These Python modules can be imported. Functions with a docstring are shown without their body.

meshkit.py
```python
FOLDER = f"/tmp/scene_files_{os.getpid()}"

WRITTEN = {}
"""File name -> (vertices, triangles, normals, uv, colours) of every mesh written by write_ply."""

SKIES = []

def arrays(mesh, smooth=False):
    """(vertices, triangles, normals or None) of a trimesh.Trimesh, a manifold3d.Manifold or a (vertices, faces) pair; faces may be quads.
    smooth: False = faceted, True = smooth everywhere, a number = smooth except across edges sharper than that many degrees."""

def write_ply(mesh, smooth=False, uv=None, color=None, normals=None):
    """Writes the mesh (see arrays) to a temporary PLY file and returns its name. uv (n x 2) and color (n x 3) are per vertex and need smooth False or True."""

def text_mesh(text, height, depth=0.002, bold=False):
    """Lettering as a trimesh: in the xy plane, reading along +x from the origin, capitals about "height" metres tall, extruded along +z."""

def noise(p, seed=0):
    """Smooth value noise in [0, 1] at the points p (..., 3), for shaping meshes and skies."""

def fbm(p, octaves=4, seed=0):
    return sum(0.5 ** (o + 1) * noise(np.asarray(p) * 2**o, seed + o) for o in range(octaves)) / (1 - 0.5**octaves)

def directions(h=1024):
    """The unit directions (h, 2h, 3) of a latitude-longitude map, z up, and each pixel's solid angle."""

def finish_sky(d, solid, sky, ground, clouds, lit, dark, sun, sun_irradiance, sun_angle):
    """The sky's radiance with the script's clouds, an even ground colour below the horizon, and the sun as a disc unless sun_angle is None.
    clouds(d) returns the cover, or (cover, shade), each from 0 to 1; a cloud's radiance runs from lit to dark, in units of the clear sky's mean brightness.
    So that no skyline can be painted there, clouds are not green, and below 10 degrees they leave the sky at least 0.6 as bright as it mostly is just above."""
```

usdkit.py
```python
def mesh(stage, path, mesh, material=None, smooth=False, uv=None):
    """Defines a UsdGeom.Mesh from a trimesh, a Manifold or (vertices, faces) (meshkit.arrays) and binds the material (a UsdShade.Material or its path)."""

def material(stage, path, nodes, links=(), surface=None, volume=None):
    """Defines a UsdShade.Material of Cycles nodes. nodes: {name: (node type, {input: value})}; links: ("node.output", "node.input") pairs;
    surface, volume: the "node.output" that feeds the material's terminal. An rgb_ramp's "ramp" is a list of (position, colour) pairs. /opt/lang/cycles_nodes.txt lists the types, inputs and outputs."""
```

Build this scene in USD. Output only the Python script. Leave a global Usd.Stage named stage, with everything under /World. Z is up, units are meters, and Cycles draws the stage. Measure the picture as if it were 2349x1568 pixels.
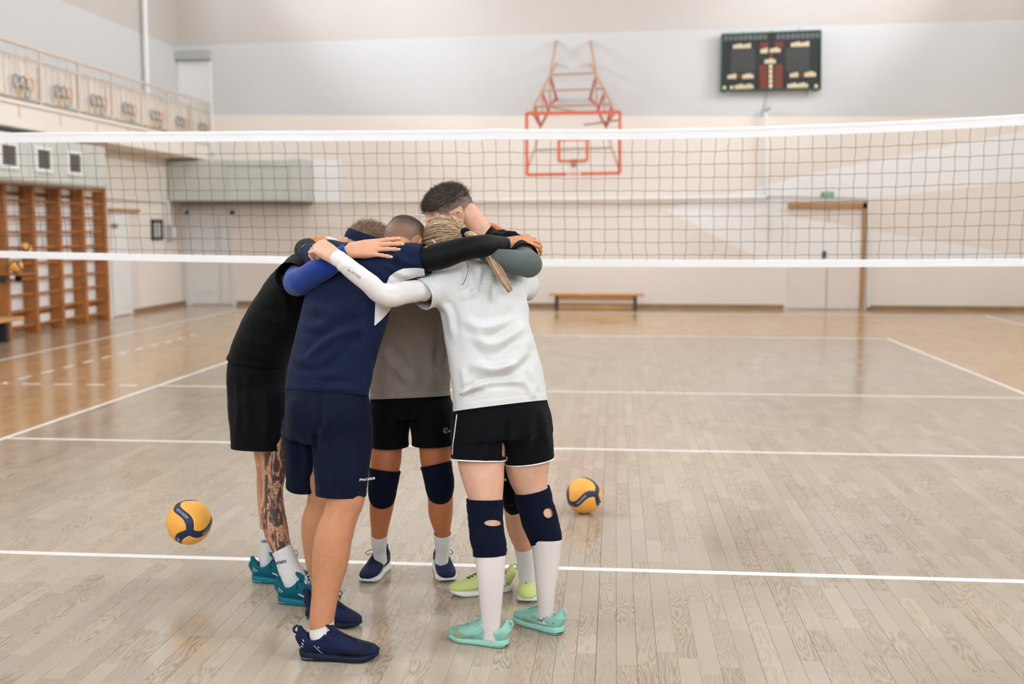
import math, random
import numpy as np, trimesh, usdkit, meshkit
from pxr import Usd, UsdGeom, UsdLux, UsdShade, Sdf, Gf, Vt
from scipy.spatial import cKDTree
from scipy import sparse
from shapely.geometry import Polygon, Point

rng = np.random.default_rng(7)
stage = Usd.Stage.CreateInMemory()
UsdGeom.SetStageUpAxis(stage, 'Z'); UsdGeom.SetStageMetersPerUnit(stage, 1.0)
UsdGeom.Xform.Define(stage, '/World')
UsdGeom.Scope.Define(stage, '/World/Looks')
stage.SetDefaultPrim(stage.GetPrimAtPath('/World'))

# ------------------------------------------------------------------ camera
W, H = 2349, 1568
FPX, YAW, PITCH, ROLL, CAMZ = 2542.9, -.0926, -.1013, .0007, 1.651
_cy, _sy, _cp, _sp = math.cos(YAW), math.sin(YAW), math.cos(PITCH), math.sin(PITCH)
FWD = np.array([_sy * _cp, _cy * _cp, _sp]); RGT = np.array([_cy, -_sy, 0.]); UPV = np.cross(RGT, FWD)
_c, _s = math.cos(ROLL), math.sin(ROLL)
RGT, UPV = _c * RGT + _s * UPV, -_s * RGT + _c * UPV
EYE = np.array([0, 0, CAMZ])
cam = UsdGeom.Camera.Define(stage, '/World/camera')
M = np.eye(4); M[0, :3], M[1, :3], M[2, :3], M[3, :3] = RGT, UPV, -FWD, EYE
cam.AddTransformOp().Set(Gf.Matrix4d(*M.ravel().tolist()))
cam.CreateHorizontalApertureAttr(36.0); cam.CreateVerticalApertureAttr(36.0 * H / W)
cam.CreateFocalLengthAttr(36.0 * FPX / W)
cam.CreateFStopAttr(2.0); cam.CreateFocusDistanceAttr(4.5)
cam.CreateClippingRangeAttr((0.1, 200.0))
cam.CreateExposureAttr(0.27)

# ------------------------------------------------------------------ light: daylight through the high windows of both side walls
XL, XR, YB, YF, ZC = -9.4, 8.72, 23.5, -6.5, 8.6
def rect_light(name, pos, rot, w, h, inten, col):
    l = UsdLux.RectLight.Define(stage, '/World/' + name)
    l.CreateWidthAttr(w); l.CreateHeightAttr(h); l.CreateIntensityAttr(inten); l.CreateColorAttr(Gf.Vec3f(*col))
    l.CreateNormalizeAttr(False)
    x = UsdGeom.Xformable(l); x.AddTranslateOp().Set(Gf.Vec3d(*pos)); x.AddRotateXYZOp().Set(Gf.Vec3f(*rot))
DAY = (0.89, 0.97, 1.085)
SIDE_WINDOWS, WZ0, WZ1 = [(-1.0, 2.0), (6.8, 9.8), (18.4, 21.8)], 6.5, 7.9
for k, (y0, y1) in enumerate(SIDE_WINDOWS):
    rect_light(f'daylight_left_{k + 1}', (XL - .5, (y0 + y1) / 2, 7.3), (0, -80, 0), 1.9, y1 - y0 + .9, 40., DAY)
    rect_light(f'daylight_right_{k + 1}', (XR + .5, (y0 + y1) / 2, 7.3), (0, 80, 0), 1.9, y1 - y0 + .9, 40., DAY)
rect_light('daylight_three', (-.3, YF - .75, 5.6), (82, 0, 0), 16., 4.4, 4.4, DAY)
LAMPS = [(x, y) for x in (-4.6, 3.9) for y in (3.5, 9., 14.5, 20.)]     # tube lamps under the ceiling, fixtures built below
for k, (x, y) in enumerate(LAMPS): rect_light(f'tube_light_{k + 1}', (x, y, 8.36), (0, 0, 0), .5, 1.6, 22., (.92, .975, 1.05))
dome = UsdLux.DomeLight.Define(stage, '/World/sky')
dome.CreateIntensityAttr(1.0); dome.CreateColorAttr(Gf.Vec3f(.75, .86, 1.0))

# ------------------------------------------------------------------ helpers
def lin(r, g=None, b=None):
    c = np.array([r, g, b] if g is not None else [r] * 3, float) / 255
    return tuple(np.where(c <= .04045, c / 12.92, ((c + .055) / 1.055) ** 2.4))
def ray(x, y): return FWD + RGT * (x - W / 2) / FPX - UPV * (y - H / 2) / FPX
def P(x, y, Y): d = ray(x, y); return EYE + d * (Y / d[1])
def PX(x, y, X): d = ray(x, y); return EYE + d * (X / d[0])
def FL(x, y, z=0.): d = ray(x, y); return EYE + d * ((z - CAMZ) / d[2])
def project(v):
    d = np.asarray(v) - EYE; z = d @ FWD
    return np.stack([W / 2 + FPX * (d @ RGT) / z, H / 2 - FPX * (d @ UPV) / z], -1)
def unit(v): v = np.asarray(v, float); return v / np.linalg.norm(v)

USED, BASE = {}, {}
def numbered(parent, name):
    k = (parent, name); n = USED.get(k, 0); USED[k] = n + 1
    return name if n == 0 else f'{name}_{n:03d}'
def pathof(p): return p if isinstance(p, str) else str(p.GetPath())
def meta(prim, **kw):
    for k, v in kw.items():
        if v: prim.SetCustomDataByKey(k, v)
def thing(name, label, cat, loc=(0, 0, 0), group=None, kind=None):
    path = '/World/' + numbered('/World', name)
    x = UsdGeom.Xform.Define(stage, path); x.AddTranslateOp().Set(Gf.Vec3d(*map(float, loc)))
    BASE[path] = np.array(loc, float)
    meta(x.GetPrim(), label=label, category=cat, group=group, kind=kind)
    return x.GetPrim()
def base_of(path): return BASE.get('/'.join(path.split('/')[:3]), np.zeros(3))
def part(name, mesh, m, parent='/World', smooth=False, label=None, kind=None, prim_attrs=None, world=True, cat=None, group=None):
    pp = pathof(parent); path = pp + '/' + numbered(pp, name)
    if isinstance(mesh, (list,)): mesh = trimesh.util.concatenate(mesh)
    if isinstance(mesh, tuple): mesh = trimesh.Trimesh(*mesh, process=False)
    if world and pp != '/World':
        b = base_of(pp)
        if np.any(b): mesh = mesh.copy(); mesh.apply_translation(-b)
    g = usdkit.mesh(stage, path, mesh, MATS[m] if isinstance(m, str) else m, smooth=smooth)
    if prim_attrs:
        for k, v in prim_attrs.items():
            v = np.asarray(v, np.float32)
            if v.ndim == 1: UsdGeom.PrimvarsAPI(g).CreatePrimvar(k, Sdf.ValueTypeNames.FloatArray, 'vertex').Set(Vt.FloatArray.FromNumpy(v))
            else: UsdGeom.PrimvarsAPI(g).CreatePrimvar(k, Sdf.ValueTypeNames.Color3fArray, 'vertex').Set(Vt.Vec3fArray.FromNumpy(v))
    meta(g.GetPrim(), label=label, kind=kind, category=cat, group=group)
    return g.GetPrim()
def struct(name, mesh, m, label=None, cat=None, smooth=False):
    return part(name, mesh, m, '/World', smooth, label, 'structure', cat=cat)
def structx(name, label=None, cat=None, loc=(0, 0, 0)):
    return thing(name, label, cat, loc, kind='structure')
def dup(src, loc, label, rot=None, group=None):
    name = src.GetName().rstrip('0123456789').rstrip('_') if src.GetName()[-3:].isdigit() else src.GetName()
    cd = src.GetCustomData()
    path = '/World/' + numbered('/World', name)
    x = UsdGeom.Xform.Define(stage, path); x.GetPrim().GetReferences().AddInternalReference(src.GetPath())
    x.ClearXformOpOrder(); x.AddTranslateOp().Set(Gf.Vec3d(*map(float, loc)))
    if rot is not None: x.AddRotateXYZOp().Set(Gf.Vec3f(*rot))
    x.GetPrim().SetInstanceable(True)
    meta(x.GetPrim(), label=label, category=cd.get('category'), group=group or cd.get('group'))
    return x.GetPrim()

def box(lo, hi, bev=0.):
    lo, hi = np.minimum(lo, hi).astype(float), np.maximum(lo, hi).astype(float)
    if bev <= 0:
        m = trimesh.creation.box(hi - lo); m.apply_translation((lo + hi) / 2); return m
    bev = min(bev, .45 * (hi - lo).min())
    pts = []
    for k in range(3):
        a = np.array([[lo[0], hi[0]], [lo[1], hi[1]], [lo[2], hi[2]]])
        a[:, 0] += bev; a[:, 1] -= bev; a[k] = lo[k], hi[k]
        pts += [(x, y, z) for x in a[0] for y in a[1] for z in a[2]]
    return trimesh.convex.convex_hull(np.array(pts))
def catmull(pts, n):
    """n points per span through the control rows (any number of columns)"""
    p = np.asarray(pts, float); q = np.vstack([2 * p[0] - p[1], p, 2 * p[-1] - p[-2]])
    out = []
    for i in range(1, len(q) - 2):
        t = np.linspace(0, 1, n, endpoint=False)[:, None]
        a, b, c, d = q[i - 1], q[i], q[i + 1], q[i + 2]
        out.append(.5 * (2 * b + (c - a) * t + (2 * a - 5 * b + 4 * c - d) * t ** 2 + (3 * b - a - 3 * c + d) * t ** 3))
    out.append(p[-1:])
    return np.vstack(out)
def frames(path):
    p = np.asarray(path, float); t = np.gradient(p, axis=0); t /= np.maximum(np.linalg.norm(t, axis=1, keepdims=True), 1e-9)
    a = np.array([0, 0, 1.]) if abs(t[0][2]) < .9 else np.array([1., 0, 0])
    u = unit(np.cross(t[0], a)); us = [u]
    for k in range(1, len(p)):
        u = us[-1] - t[k] * (us[-1] @ t[k]); us.append(unit(u))
    us = np.array(us); return t, us, np.cross(t, us)
def ringmesh(rings, closed_ends=True, close_path=False):
    """rings: (n, k, 3) -> tube"""
    n, k, _ = rings.shape; v = rings.reshape(-1, 3); f = []
    i, j = np.meshgrid(np.arange(n if close_path else n - 1), np.arange(k), indexing='ij'); i2 = (i + 1) % n; j2 = (j + 1) % k
    a, b, c, d = i * k + j, i * k + j2, i2 * k + j2, i2 * k + j
    f = [np.stack([a, b, c], -1).reshape(-1, 3), np.stack([a, c, d], -1).reshape(-1, 3)]
    if closed_ends and not close_path:
        v = np.vstack([v, rings[0].mean(0), rings[-1].mean(0)]); js = np.arange(k)
        f.append(np.stack([np.full(k, n * k), (js + 1) % k, js], -1)); f.append(np.stack([np.full(k, n * k + 1), (n - 1) * k + js, (n - 1) * k + (js + 1) % k], -1))
    return trimesh.Trimesh(v, np.vstack(f), process=False)
def tube(path, r, sides=8, ends=True, loop=False):
    p = np.asarray(path, float); r = np.broadcast_to(r, len(p)).astype(float)
    if loop: 
        t = np.roll(p, -1, 0) - np.roll(p, 1, 0); t /= np.linalg.norm(t, axis=1, keepdims=True)
        nrm = unit(np.cross(p[0] - p.mean(0), t[0])); us = np.array([unit(np.cross(tt, nrm)) for tt in t]); vs = np.cross(t, us)
    else: t, us, vs = frames(p)
    a = np.linspace(0, 2 * np.pi, sides, endpoint=False)
    rings = p[:, None] + r[:, None, None] * (np.cos(a)[None, :, None] * us[:, None] + np.sin(a)[None, :, None] * vs[:, None])
    return ringmesh(rings, ends, loop)
def bar(a, b, w, h=None, up=(0, 0, 1)):
    """square bar between two points"""
    a, b = np.asarray(a, float), np.asarray(b, float); h = h or w; t = unit(b - a)
    u = np.cross(t, up); u = unit(u) if np.linalg.norm(u) > 1e-6 else np.array([1., 0, 0]); v = np.cross(u, t)
    pts = [p + sx * u * w / 2 + sy * v * h / 2 for p in (a, b) for sx in (-1, 1) for sy in (-1, 1)]
    return trimesh.convex.convex_hull(np.array(pts))
def prism(poly, y0, y1, axis='y'):
    """2D polygon (x,z) extruded along y, or (y,z) along x, or (x,y) along z"""
    pg = poly if isinstance(poly, Polygon) else Polygon(poly)
    m = trimesh.creation.extrude_polygon(pg, abs(y1 - y0), engine='earcut'); v = m.vertices.copy(); z = v[:, 2] + min(y0, y1)
    if axis == 'y': nv = np.stack([v[:, 0], z, v[:, 1]], 1); 
    elif axis == 'x': nv = np.stack([z, v[:, 0], v[:, 1]], 1)
    else: nv = np.stack([v[:, 0], v[:, 1], z], 1)
    m = trimesh.Trimesh(nv, m.faces, process=False)
    if m.volume < 0: m.invert()
    return m

# ------------------------------------------------------------------ materials
MATS = {}
def mat(key, nodes, links, surface='p.BSDF'):
    MATS[key] = usdkit.material(stage, '/World/Looks/' + key, nodes, links, surface=surface); return MATS[key]
def plain(key, col, rough=.6, spec=.4, bump=0., bscale=60., vary=.06, vscale=3., metal=0., sheen=0., **kw):
    n = {'tc': ('texture_coordinate', {}), 'n': ('noise_texture', {'scale': vscale, 'detail': 4.}),
         'm': ('map_range', {'from_min': .3, 'from_max': .7, 'to_min': 1 - vary, 'to_max': 1 + vary}),
         'c': ('mix_color', {'blend_type': 'multiply', 'fac': 1., 'a': col, 'use_clamp': False}),
         'p': ('principled_bsdf', {'roughness': rough, 'specular_ior_level': spec, 'metallic': metal, 'sheen_weight': sheen, **kw})}
    l = [('tc.object', 'n.vector'), ('n.fac', 'm.value'), ('m.result', 'c.b'), ('c.result', 'p.base_color')]
    if bump:
        n['bn'] = ('noise_texture', {'scale': bscale, 'detail': 3.}); n['b'] = ('bump', {'strength': bump, 'distance': .004})
        l += [('tc.object', 'bn.vector'), ('bn.fac', 'b.height'), ('b.normal', 'p.normal')]
    return mat(key, n, l)
plain('wall_peach', lin(234, 224, 212), .55, .3, .05, 40., .02, .6)
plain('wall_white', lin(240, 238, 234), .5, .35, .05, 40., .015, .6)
plain('wall_upper_white', lin(206, 205, 202), .8, .2, .05, 40., .015, .6)
plain('wall_beige', lin(198, 190, 181), .30, .6, .10, 3., .02, .5)
plain('ceiling_white', lin(236, 234, 230), .8, .2)
plain('skirting', lin(150, 118, 84), .5, .4, vary=.15)
plain('white_paint', lin(232, 230, 226), .45, .4, vary=.02)
plain('door_paint', lin(225, 222, 216), .4, .45, vary=.02)
plain('peach_paint', lin(228, 217, 206), .45, .4, vary=.02)
plain('brown_frame', lin(176, 132, 88), .5, .4, vary=.08)
plain('duct_grey', lin(198, 199, 189), .5, .35, vary=.04, vscale=1.5)
plain('duct_dark', lin(96, 92, 86), .7, .2)
plain('grille', lin(118, 114, 106), .7, .2)
plain('varnished_pine', lin(168, 104, 48), .38, .45, .1, 80., .16, 5.)
plain('pine_dark', lin(150, 88, 34), .42, .4, .1, 80., .16, 5.)
plain('bench_wood', lin(205, 155, 95), .4, .4, vary=.12, vscale=6.)
plain('dark_metal', lin(52, 52, 54), .5, .5)
plain('orange_metal', lin(222, 92, 34), .4, .5, vary=.04)
plain('red_metal', lin(188, 62, 36), .45, .5, vary=.08)
plain('tan_metal', lin(186, 150, 122), .5, .4, vary=.08)
plain('rail_paint', lin(214, 196, 178), .5, .4, vary=.05)
plain('rail_fabric', lin(228, 219, 208), .85, .2, vary=.04, vscale=2.)
plain('board_black', lin(40, 42, 40), .55, .35, vary=.1)
plain('board_edge', lin(34, 92, 74), .5, .4)
plain('board_grey', lin(104, 106, 108), .6, .3)
plain('board_cream', lin(226, 208, 170), .6, .3)
plain('board_red', lin(112, 48, 36), .5, .4, vary=.1)
plain('sign_green', lin(70, 160, 104), .5, .4)
plain('frame_black', lin(56, 58, 58), .5, .4)
plain('paper', lin(222, 220, 214), .7, .2)
plain('box_grey', lin(176, 176, 172), .5, .4)
plain('net_white', lin(238, 238, 236), .7, .3, .15, 300., .02)
plain('net_cord', lin(72, 68, 62), .8, .2)
plain('ring_blue', lin(122, 146, 158), .6, .3)
plain('ring_black', lin(136, 130, 124), .6, .3)
plain('ring_red', lin(222, 160, 118), .6, .3)
plain('ring_yellow', lin(226, 196, 140), .6, .3)
plain('ring_green', lin(140, 166, 166), .6, .3)
plain('steel_grey', lin(170, 172, 172), .4, .5)
plain('bag_black', lin(44, 38, 34), .8, .2, .3, 40., .2)
plain('line_white', lin(236, 234, 228), .32, .45, vary=.02)
mat('glass_pane', {'f': ('fresnel', {'IOR': 1.45}), 't': ('transparent_bsdf', {}), 'g': ('glossy_bsdf', {'roughness': .02}), 'x': ('mix_closure', {})},
    [('f.fac', 'x.fac'), ('t.BSDF', 'x.closure1'), ('g.BSDF', 'x.closure2')], 'x.closure')

mat('clear_sheet', {'f': ('fresnel', {'IOR': 1.12}), 't': ('transparent_bsdf', {}), 'g': ('glossy_bsdf', {'roughness': .25}), 'x': ('mix_closure', {})},
    [('f.fac', 'x.fac'), ('t.BSDF', 'x.closure1'), ('g.BSDF', 'x.closure2')], 'x.closure')

# floor wood: per-plank tone from the plank's own "pl" colour, grain from position; the court paint boundaries are masks of position
def box_mask(nodes, links, tag, x0, x1, y0, y1):
    names = []
    for k, (src, op, val) in enumerate((('sx.x', 'greater_than', x0), ('sx.x', 'less_than', x1), ('sx.y', 'greater_than', y0), ('sx.y', 'less_than', y1))):
        nodes[f'{tag}{k}'] = ('math', {'math_type': op, 'value2': val}); links.append((src, f'{tag}{k}.value1')); names.append(f'{tag}{k}.value')
    prev = names[0]
    for k, nm in enumerate(names[1:]):
        nodes[f'{tag}m{k}'] = ('math', {'math_type': 'multiply'}); links += [(prev, f'{tag}m{k}.value1'), (nm, f'{tag}m{k}.value2')]; prev = f'{tag}m{k}.value'
    return prev
CX = -.338                      # court centre line
CY0 = 5.266                     # near attack line; net at +3, end line at +12
nd = {'g': ('geometry', {}), 'sx': ('separate_xyz', {}), 'a': ('attribute', {'attribute': 'pl'}), 'sa': ('separate_color', {}),
      # grain space: x stretched, y squeezed, shifted per plank
      'ox': ('math', {'math_type': 'multiply_add', 'value2': 37.}), 'oy': ('math', {'math_type': 'multiply_add', 'value2': 53.}),
      'cx': ('combine_xyz', {}), 'sc': ('mapping', {'scale': (16., 1.9, 1.)}),
      'n1': ('noise_texture', {'scale': 1., 'detail': 1.5, 'roughness': .45}),
      'f1': ('math', {'math_type': 'multiply', 'value2': 95.}), 's1': ('math', {'math_type': 'sine'}),
      'r1': ('map_range', {'from_min': -.55, 'from_max': 1., 'to_min': 0., 'to_max': 1., 'clamp': True}),
      'sc2': ('mapping', {'scale': (420., 9., 1.)}), 'n2': ('noise_texture', {'scale': 1., 'detail': 2.}),
      'amp': ('math', {'math_type': 'power', 'value2': 2.6}), 'am2': ('math', {'math_type': 'multiply'}), 'am3': ('math', {'math_type': 'multiply', 'value2': .7}),
      'fine': ('map_range', {'from_min': .25, 'from_max': .75, 'to_min': -.13, 'to_max': .13}),
      'k': ('math', {'math_type': 'add', 'use_clamp': True}),
      'tone': ('map_range', {'to_min': .90, 'to_max': 1.06}),
      'big': ('noise_texture', {'scale': .45, 'detail': 3.}), 'bigr': ('map_range', {'from_min': .3, 'from_max': .7, 'to_min': .95, 'to_max': 1.04}),
      'tt': ('math', {'math_type': 'multiply'}),
      'in': ('mix_color', {'a': lin(180, 166, 146), 'b': lin(150, 121, 90)}),
      'or': ('mix_color', {'a': lin(194, 160, 118), 'b': lin(172, 130, 88)}),
      'ou': ('mix_color', {'a': lin(186, 160, 128), 'b': lin(152, 120, 86)}),
      'w1': ('mix_color', {}), 'w2': ('mix_color', {}),
      'mul': ('mix_color', {'blend_type': 'multiply', 'fac': 1., 'use_clamp': False}), 'tc3': ('combine_color', {}),
      'rn': ('noise_texture', {'scale': 2.2, 'detail': 5.}), 'rr': ('map_range', {'from_min': .3, 'from_max': .7, 'to_min': .09, 'to_max': .19}),
      'bn': ('noise_texture', {'scale': 5., 'detail': 2.}), 'bb': ('bump', {'strength': .05, 'distance': .006}),
      'b2': ('bump', {'strength': .02, 'distance': .001}),
      'p': ('principled_bsdf', {'specular_ior_level': .5, 'ior': 1.5})}
lk = [('g.position', 'sx.vector'), ('a.color', 'sa.color'), ('sa.r', 'ox.value1'), ('sx.x', 'ox.value3'), ('sa.g', 'oy.value1'), ('sx.y', 'oy.value3'),
      ('ox.value', 'cx.x'), ('oy.value', 'cx.y'), ('cx.vector', 'sc.vector'), ('sc.vector', 'n1.vector'), ('n1.fac', 'f1.value1'), ('f1.value', 's1.value1'), ('s1.value', 'r1.value'),
      ('cx.vector', 'sc2.vector'), ('sc2.vector', 'n2.vector'), ('sa.b', 'amp.value1'), ('amp.value', 'am2.value1'), ('r1.result', 'am2.value2'),
      ('n2.fac', 'fine.value'), ('am2.value', 'am3.value1'), ('am3.value', 'k.value1'), ('fine.result', 'k.value2'), ('sa.r', 'tone.value'), ('g.position', 'big.vector'), ('big.fac', 'bigr.value'),
      ('tone.result', 'tt.value1'), ('bigr.result', 'tt.value2'), ('k.value', 'in.fac'), ('k.value', 'or.fac'), ('k.value', 'ou.fac'),
      ('ou.result', 'w1.a'), ('or.result', 'w1.b'), ('w1.result', 'w2.a'), ('in.result', 'w2.b'), ('w2.result', 'mul.a'),
      ('tt.value', 'tc3.r'), ('tt.value', 'tc3.g'), ('tt.value', 'tc3.b'), ('tc3.color', 'mul.b'), ('mul.result', 'p.base_color'),
      ('g.position', 'rn.vector'), ('rn.fac', 'rr.value'), ('rr.result', 'p.roughness'),
      ('g.position', 'bn.vector'), ('bn.fac', 'bb.height'), ('n2.fac', 'b2.height'), ('bb.normal', 'b2.normal'), ('b2.normal', 'p.normal')]
lk.append((box_mask(nd, lk, 'mo', -7.72, 7.1, -5., 22.05), 'w1.fac'))
lk.append((box_mask(nd, lk, 'mi', CX - 4.5, CX + 4.5, CY0 - 6., CY0 + 12.), 'w2.fac'))
mat('floor_wood', nd, lk)

# ------------------------------------------------------------------ floor
floor = structx('floor', 'sports hall floor of narrow pale and orange varnished planks with white court lines', 'floor')
struct_sub = box((XL, YF, -.12), (XR, YB, -.012))
part('subfloor', struct_sub, 'pine_dark', floor)
PW, TH = .0785, .012
cands = []
nrow = int((XR - XL) / PW)
for i in range(nrow + 1):
    x0 = XL + i * PW; x1 = min(x0 + PW, XR); y = 2.2 + rng.uniform(0, .4); wide = rng.random()
    gap = .0004 if wide < .8 else .0016
    while y < YB:
        L = rng.uniform(.22, .62); y1 = min(y + L, YB)
        cands.append((x0 + gap / 2, x1 - gap / 2, y + .0004, y1 - .0004, rng.random(), rng.random(), rng.uniform(.35, .9) if rng.random() < .75 else rng.uniform(.9, 1.)))
        y = y1
cands = np.array(cands)
mid = np.stack([(cands[:, 0] + cands[:, 1]) / 2, (cands[:, 2] + cands[:, 3]) / 2, np.zeros(len(cands))], 1)
dep = (mid - EYE) @ FWD; pp_ = project(mid)
seen = (dep > 1) & (pp_[:, 0] > -500) & (pp_[:, 0] < W + 500) & (pp_[:, 1] < H + 260)
cands, mid, dep, pp_ = cands[seen], mid[seen], dep[seen], pp_[seen]
infr = (pp_[:, 0] > 0) & (pp_[:, 0] < W) & (pp_[:, 1] < H)
order = np.argsort(np.where(infr, dep, 99.)); near = np.zeros(len(cands), bool); near[order[:300]] = True
def planks(c):
    b = .00045; n = len(c); z1, z0 = 0., -TH
    lo, hi = c[:, [0, 2]], c[:, [1, 3]]
    def corner(ins, z):
        a = np.stack([lo[:, 0] + ins, hi[:, 0] - ins, hi[:, 0] - ins, lo[:, 0] + ins], 1); d = np.stack([lo[:, 1] + ins, lo[:, 1] + ins, hi[:, 1] - ins, hi[:, 1] - ins], 1)
        return np.stack([a, d, np.broadcast_to(z[:, None], a.shape)], -1)
    dz = (c[:, 5] - .5) * .0006
    v = np.concatenate([corner(b, z1 + dz), corner(0., z1 - b + dz), corner(0., z0 + 0 * dz)], 1)
    q = [(0, 1, 2), (0, 2, 3)]
    for l in (0, 4):
        for k in range(4):
            k2 = (k + 1) % 4; q += [(l + 4 + k, l + 4 + k2, l + k2), (l + 4 + k, l + k2, l + k)]
    f = (np.array(q)[None] + 12 * np.arange(n)[:, None, None]).reshape(-1, 3)
    return trimesh.Trimesh(v.reshape(-1, 3), f, process=False), np.repeat(c[:, 4:7], 12, 0)
for c in cands[near]:
    m, col = planks(c[None]); part('plank', m, 'floor_wood', floor, prim_attrs={'pl': col})
m, col = planks(cands[~near]); part('plank_field', m, 'floor_wood', floor, kind='stuff', prim_attrs={'pl': col})
part('bare_floor', [box((XL, YF, -.012), (XR, 2.2, -.0006))], 'floor_wood', floor, prim_attrs={'pl': np.full((8, 3), .4)})
def line(x0, x1, y0, y1, lab=None): part('court_line', box((x0, y0, .0), (x1, y1, .0011)), 'line_white', floor, label=lab)
LW = .05
line(CX - 4.5, CX - 4.45, CY0 - 3.2, CY0 + 12); line(CX + 4.45, CX + 4.5, CY0 - 3.2, CY0 + 12)
for y in (CY0, CY0 + 2.975, CY0 + 5.95): line(CX - 4.45, CX + 4.45, y, y + LW)
line(CX - 4.45, CX + 4.45, CY0 + 11.95, CY0 + 12)
for y in (CY0 + 5.95,):
    for s in (-1, 1):
        for k in range(6):
            a = CX + s * (4.7 + .36 * k); line(min(a, a + s * .2), max(a, a + s * .2), y, y + LW)
for k in range(13): line(-6.58, -6.53, 10.6 + .5 * k, 10.6 + .5 * k + .25)
line(-7.75, -7.70, 9., 22.0); line(7.08, 7.13, 9., 22.0); line(-7.75, 7.13, 22.0, 22.05)

# ------------------------------------------------------------------ walls and ceiling
wins = SIDE_WINDOWS
def side_wall(x0, x1):
    m = [box((x0, YF, 0), (x1, YB, WZ0)), box((x0, YF, WZ1), (x1, YB, ZC))]
    e = [YF] + [v for w in wins for v in w] + [YB]
    for k in range(0, len(e), 2): m.append(box((x0, e[k], WZ0), (x1, e[k + 1], WZ1)))
    return m
wl = structx('wall_left', 'left side wall, peach below and white and beige above', 'wall'); part('wall_body', side_wall(XL - .3, XL), 'wall_peach', wl)
wr = structx('wall_right', 'right side wall with high windows', 'wall'); part('wall_body', side_wall(XR, XR + .3), 'wall_peach', wr)
wb = structx('wall_back', 'far end wall with peach, white and beige paint bands', 'wall'); part('wall_body', box((XL, YB, 0), (XR, YB + .3, ZC)), 'wall_peach', wb)
wf = structx('wall_front', 'near end wall behind the camera with tall windows', 'wall')
fw = [(-7.8, -4.2), (-3.6, 0.), (.6, 4.2), (4.6, 7.8)]
fm = [box((XL, YF - .3, 0), (XR, YF, 3.6)), box((XL, YF - .3, 7.6), (XR, YF, ZC))]
e = [XL] + [v for w in fw for v in w] + [XR]
for k in range(0, len(e), 2): fm.append(box((e[k], YF - .3, 3.6), (e[k + 1], YF, 7.6)))
part('wall_body', fm, 'wall_peach', wf)
struct('ceiling', box((XL - .3, YF - .3, ZC), (XR + .3, YB + .3, ZC + .2)), 'ceiling_white', 'flat white ceiling of the sports hall', 'ceiling')
wn = 0
def window(x, a, b, z0, z1, axis):
    global wn; wn += 1
    o = structx(f'window_{wn}', 'high daylight window of the sports hall wall', 'window')
    def bx(p0, p1, q0, q1, t): return box((x - t, p0, q0), (x + t, p1, q1)) if axis == 'x' else box((p0, x - t, q0), (p1, x + t, q1))
    f = .06
    part('window_frame', [bx(a, b, z0, z0 + f, .05), bx(a, b, z1 - f, z1, .05), bx(a, a + f, z0, z1, .05), bx(b - f, b, z0, z1, .05), bx((a + b) / 2 - .03, (a + b) / 2 + .03, z0, z1, .04)], 'white_paint', o)
    for p0, p1 in ((a + f, (a + b) / 2 - .03), ((a + b) / 2 + .03, b - f)): part('pane', bx(p0, p1, z0 + f, z1 - f, .004), 'glass_pane', o)
for xx in (XL - .2, XR + .2):
    for a, b in wins: window(xx, a, b, WZ0, WZ1, 'x')
for a, b in fw: window(YF - .2, a, b, 3.6, 7.6, 'y')

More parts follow.
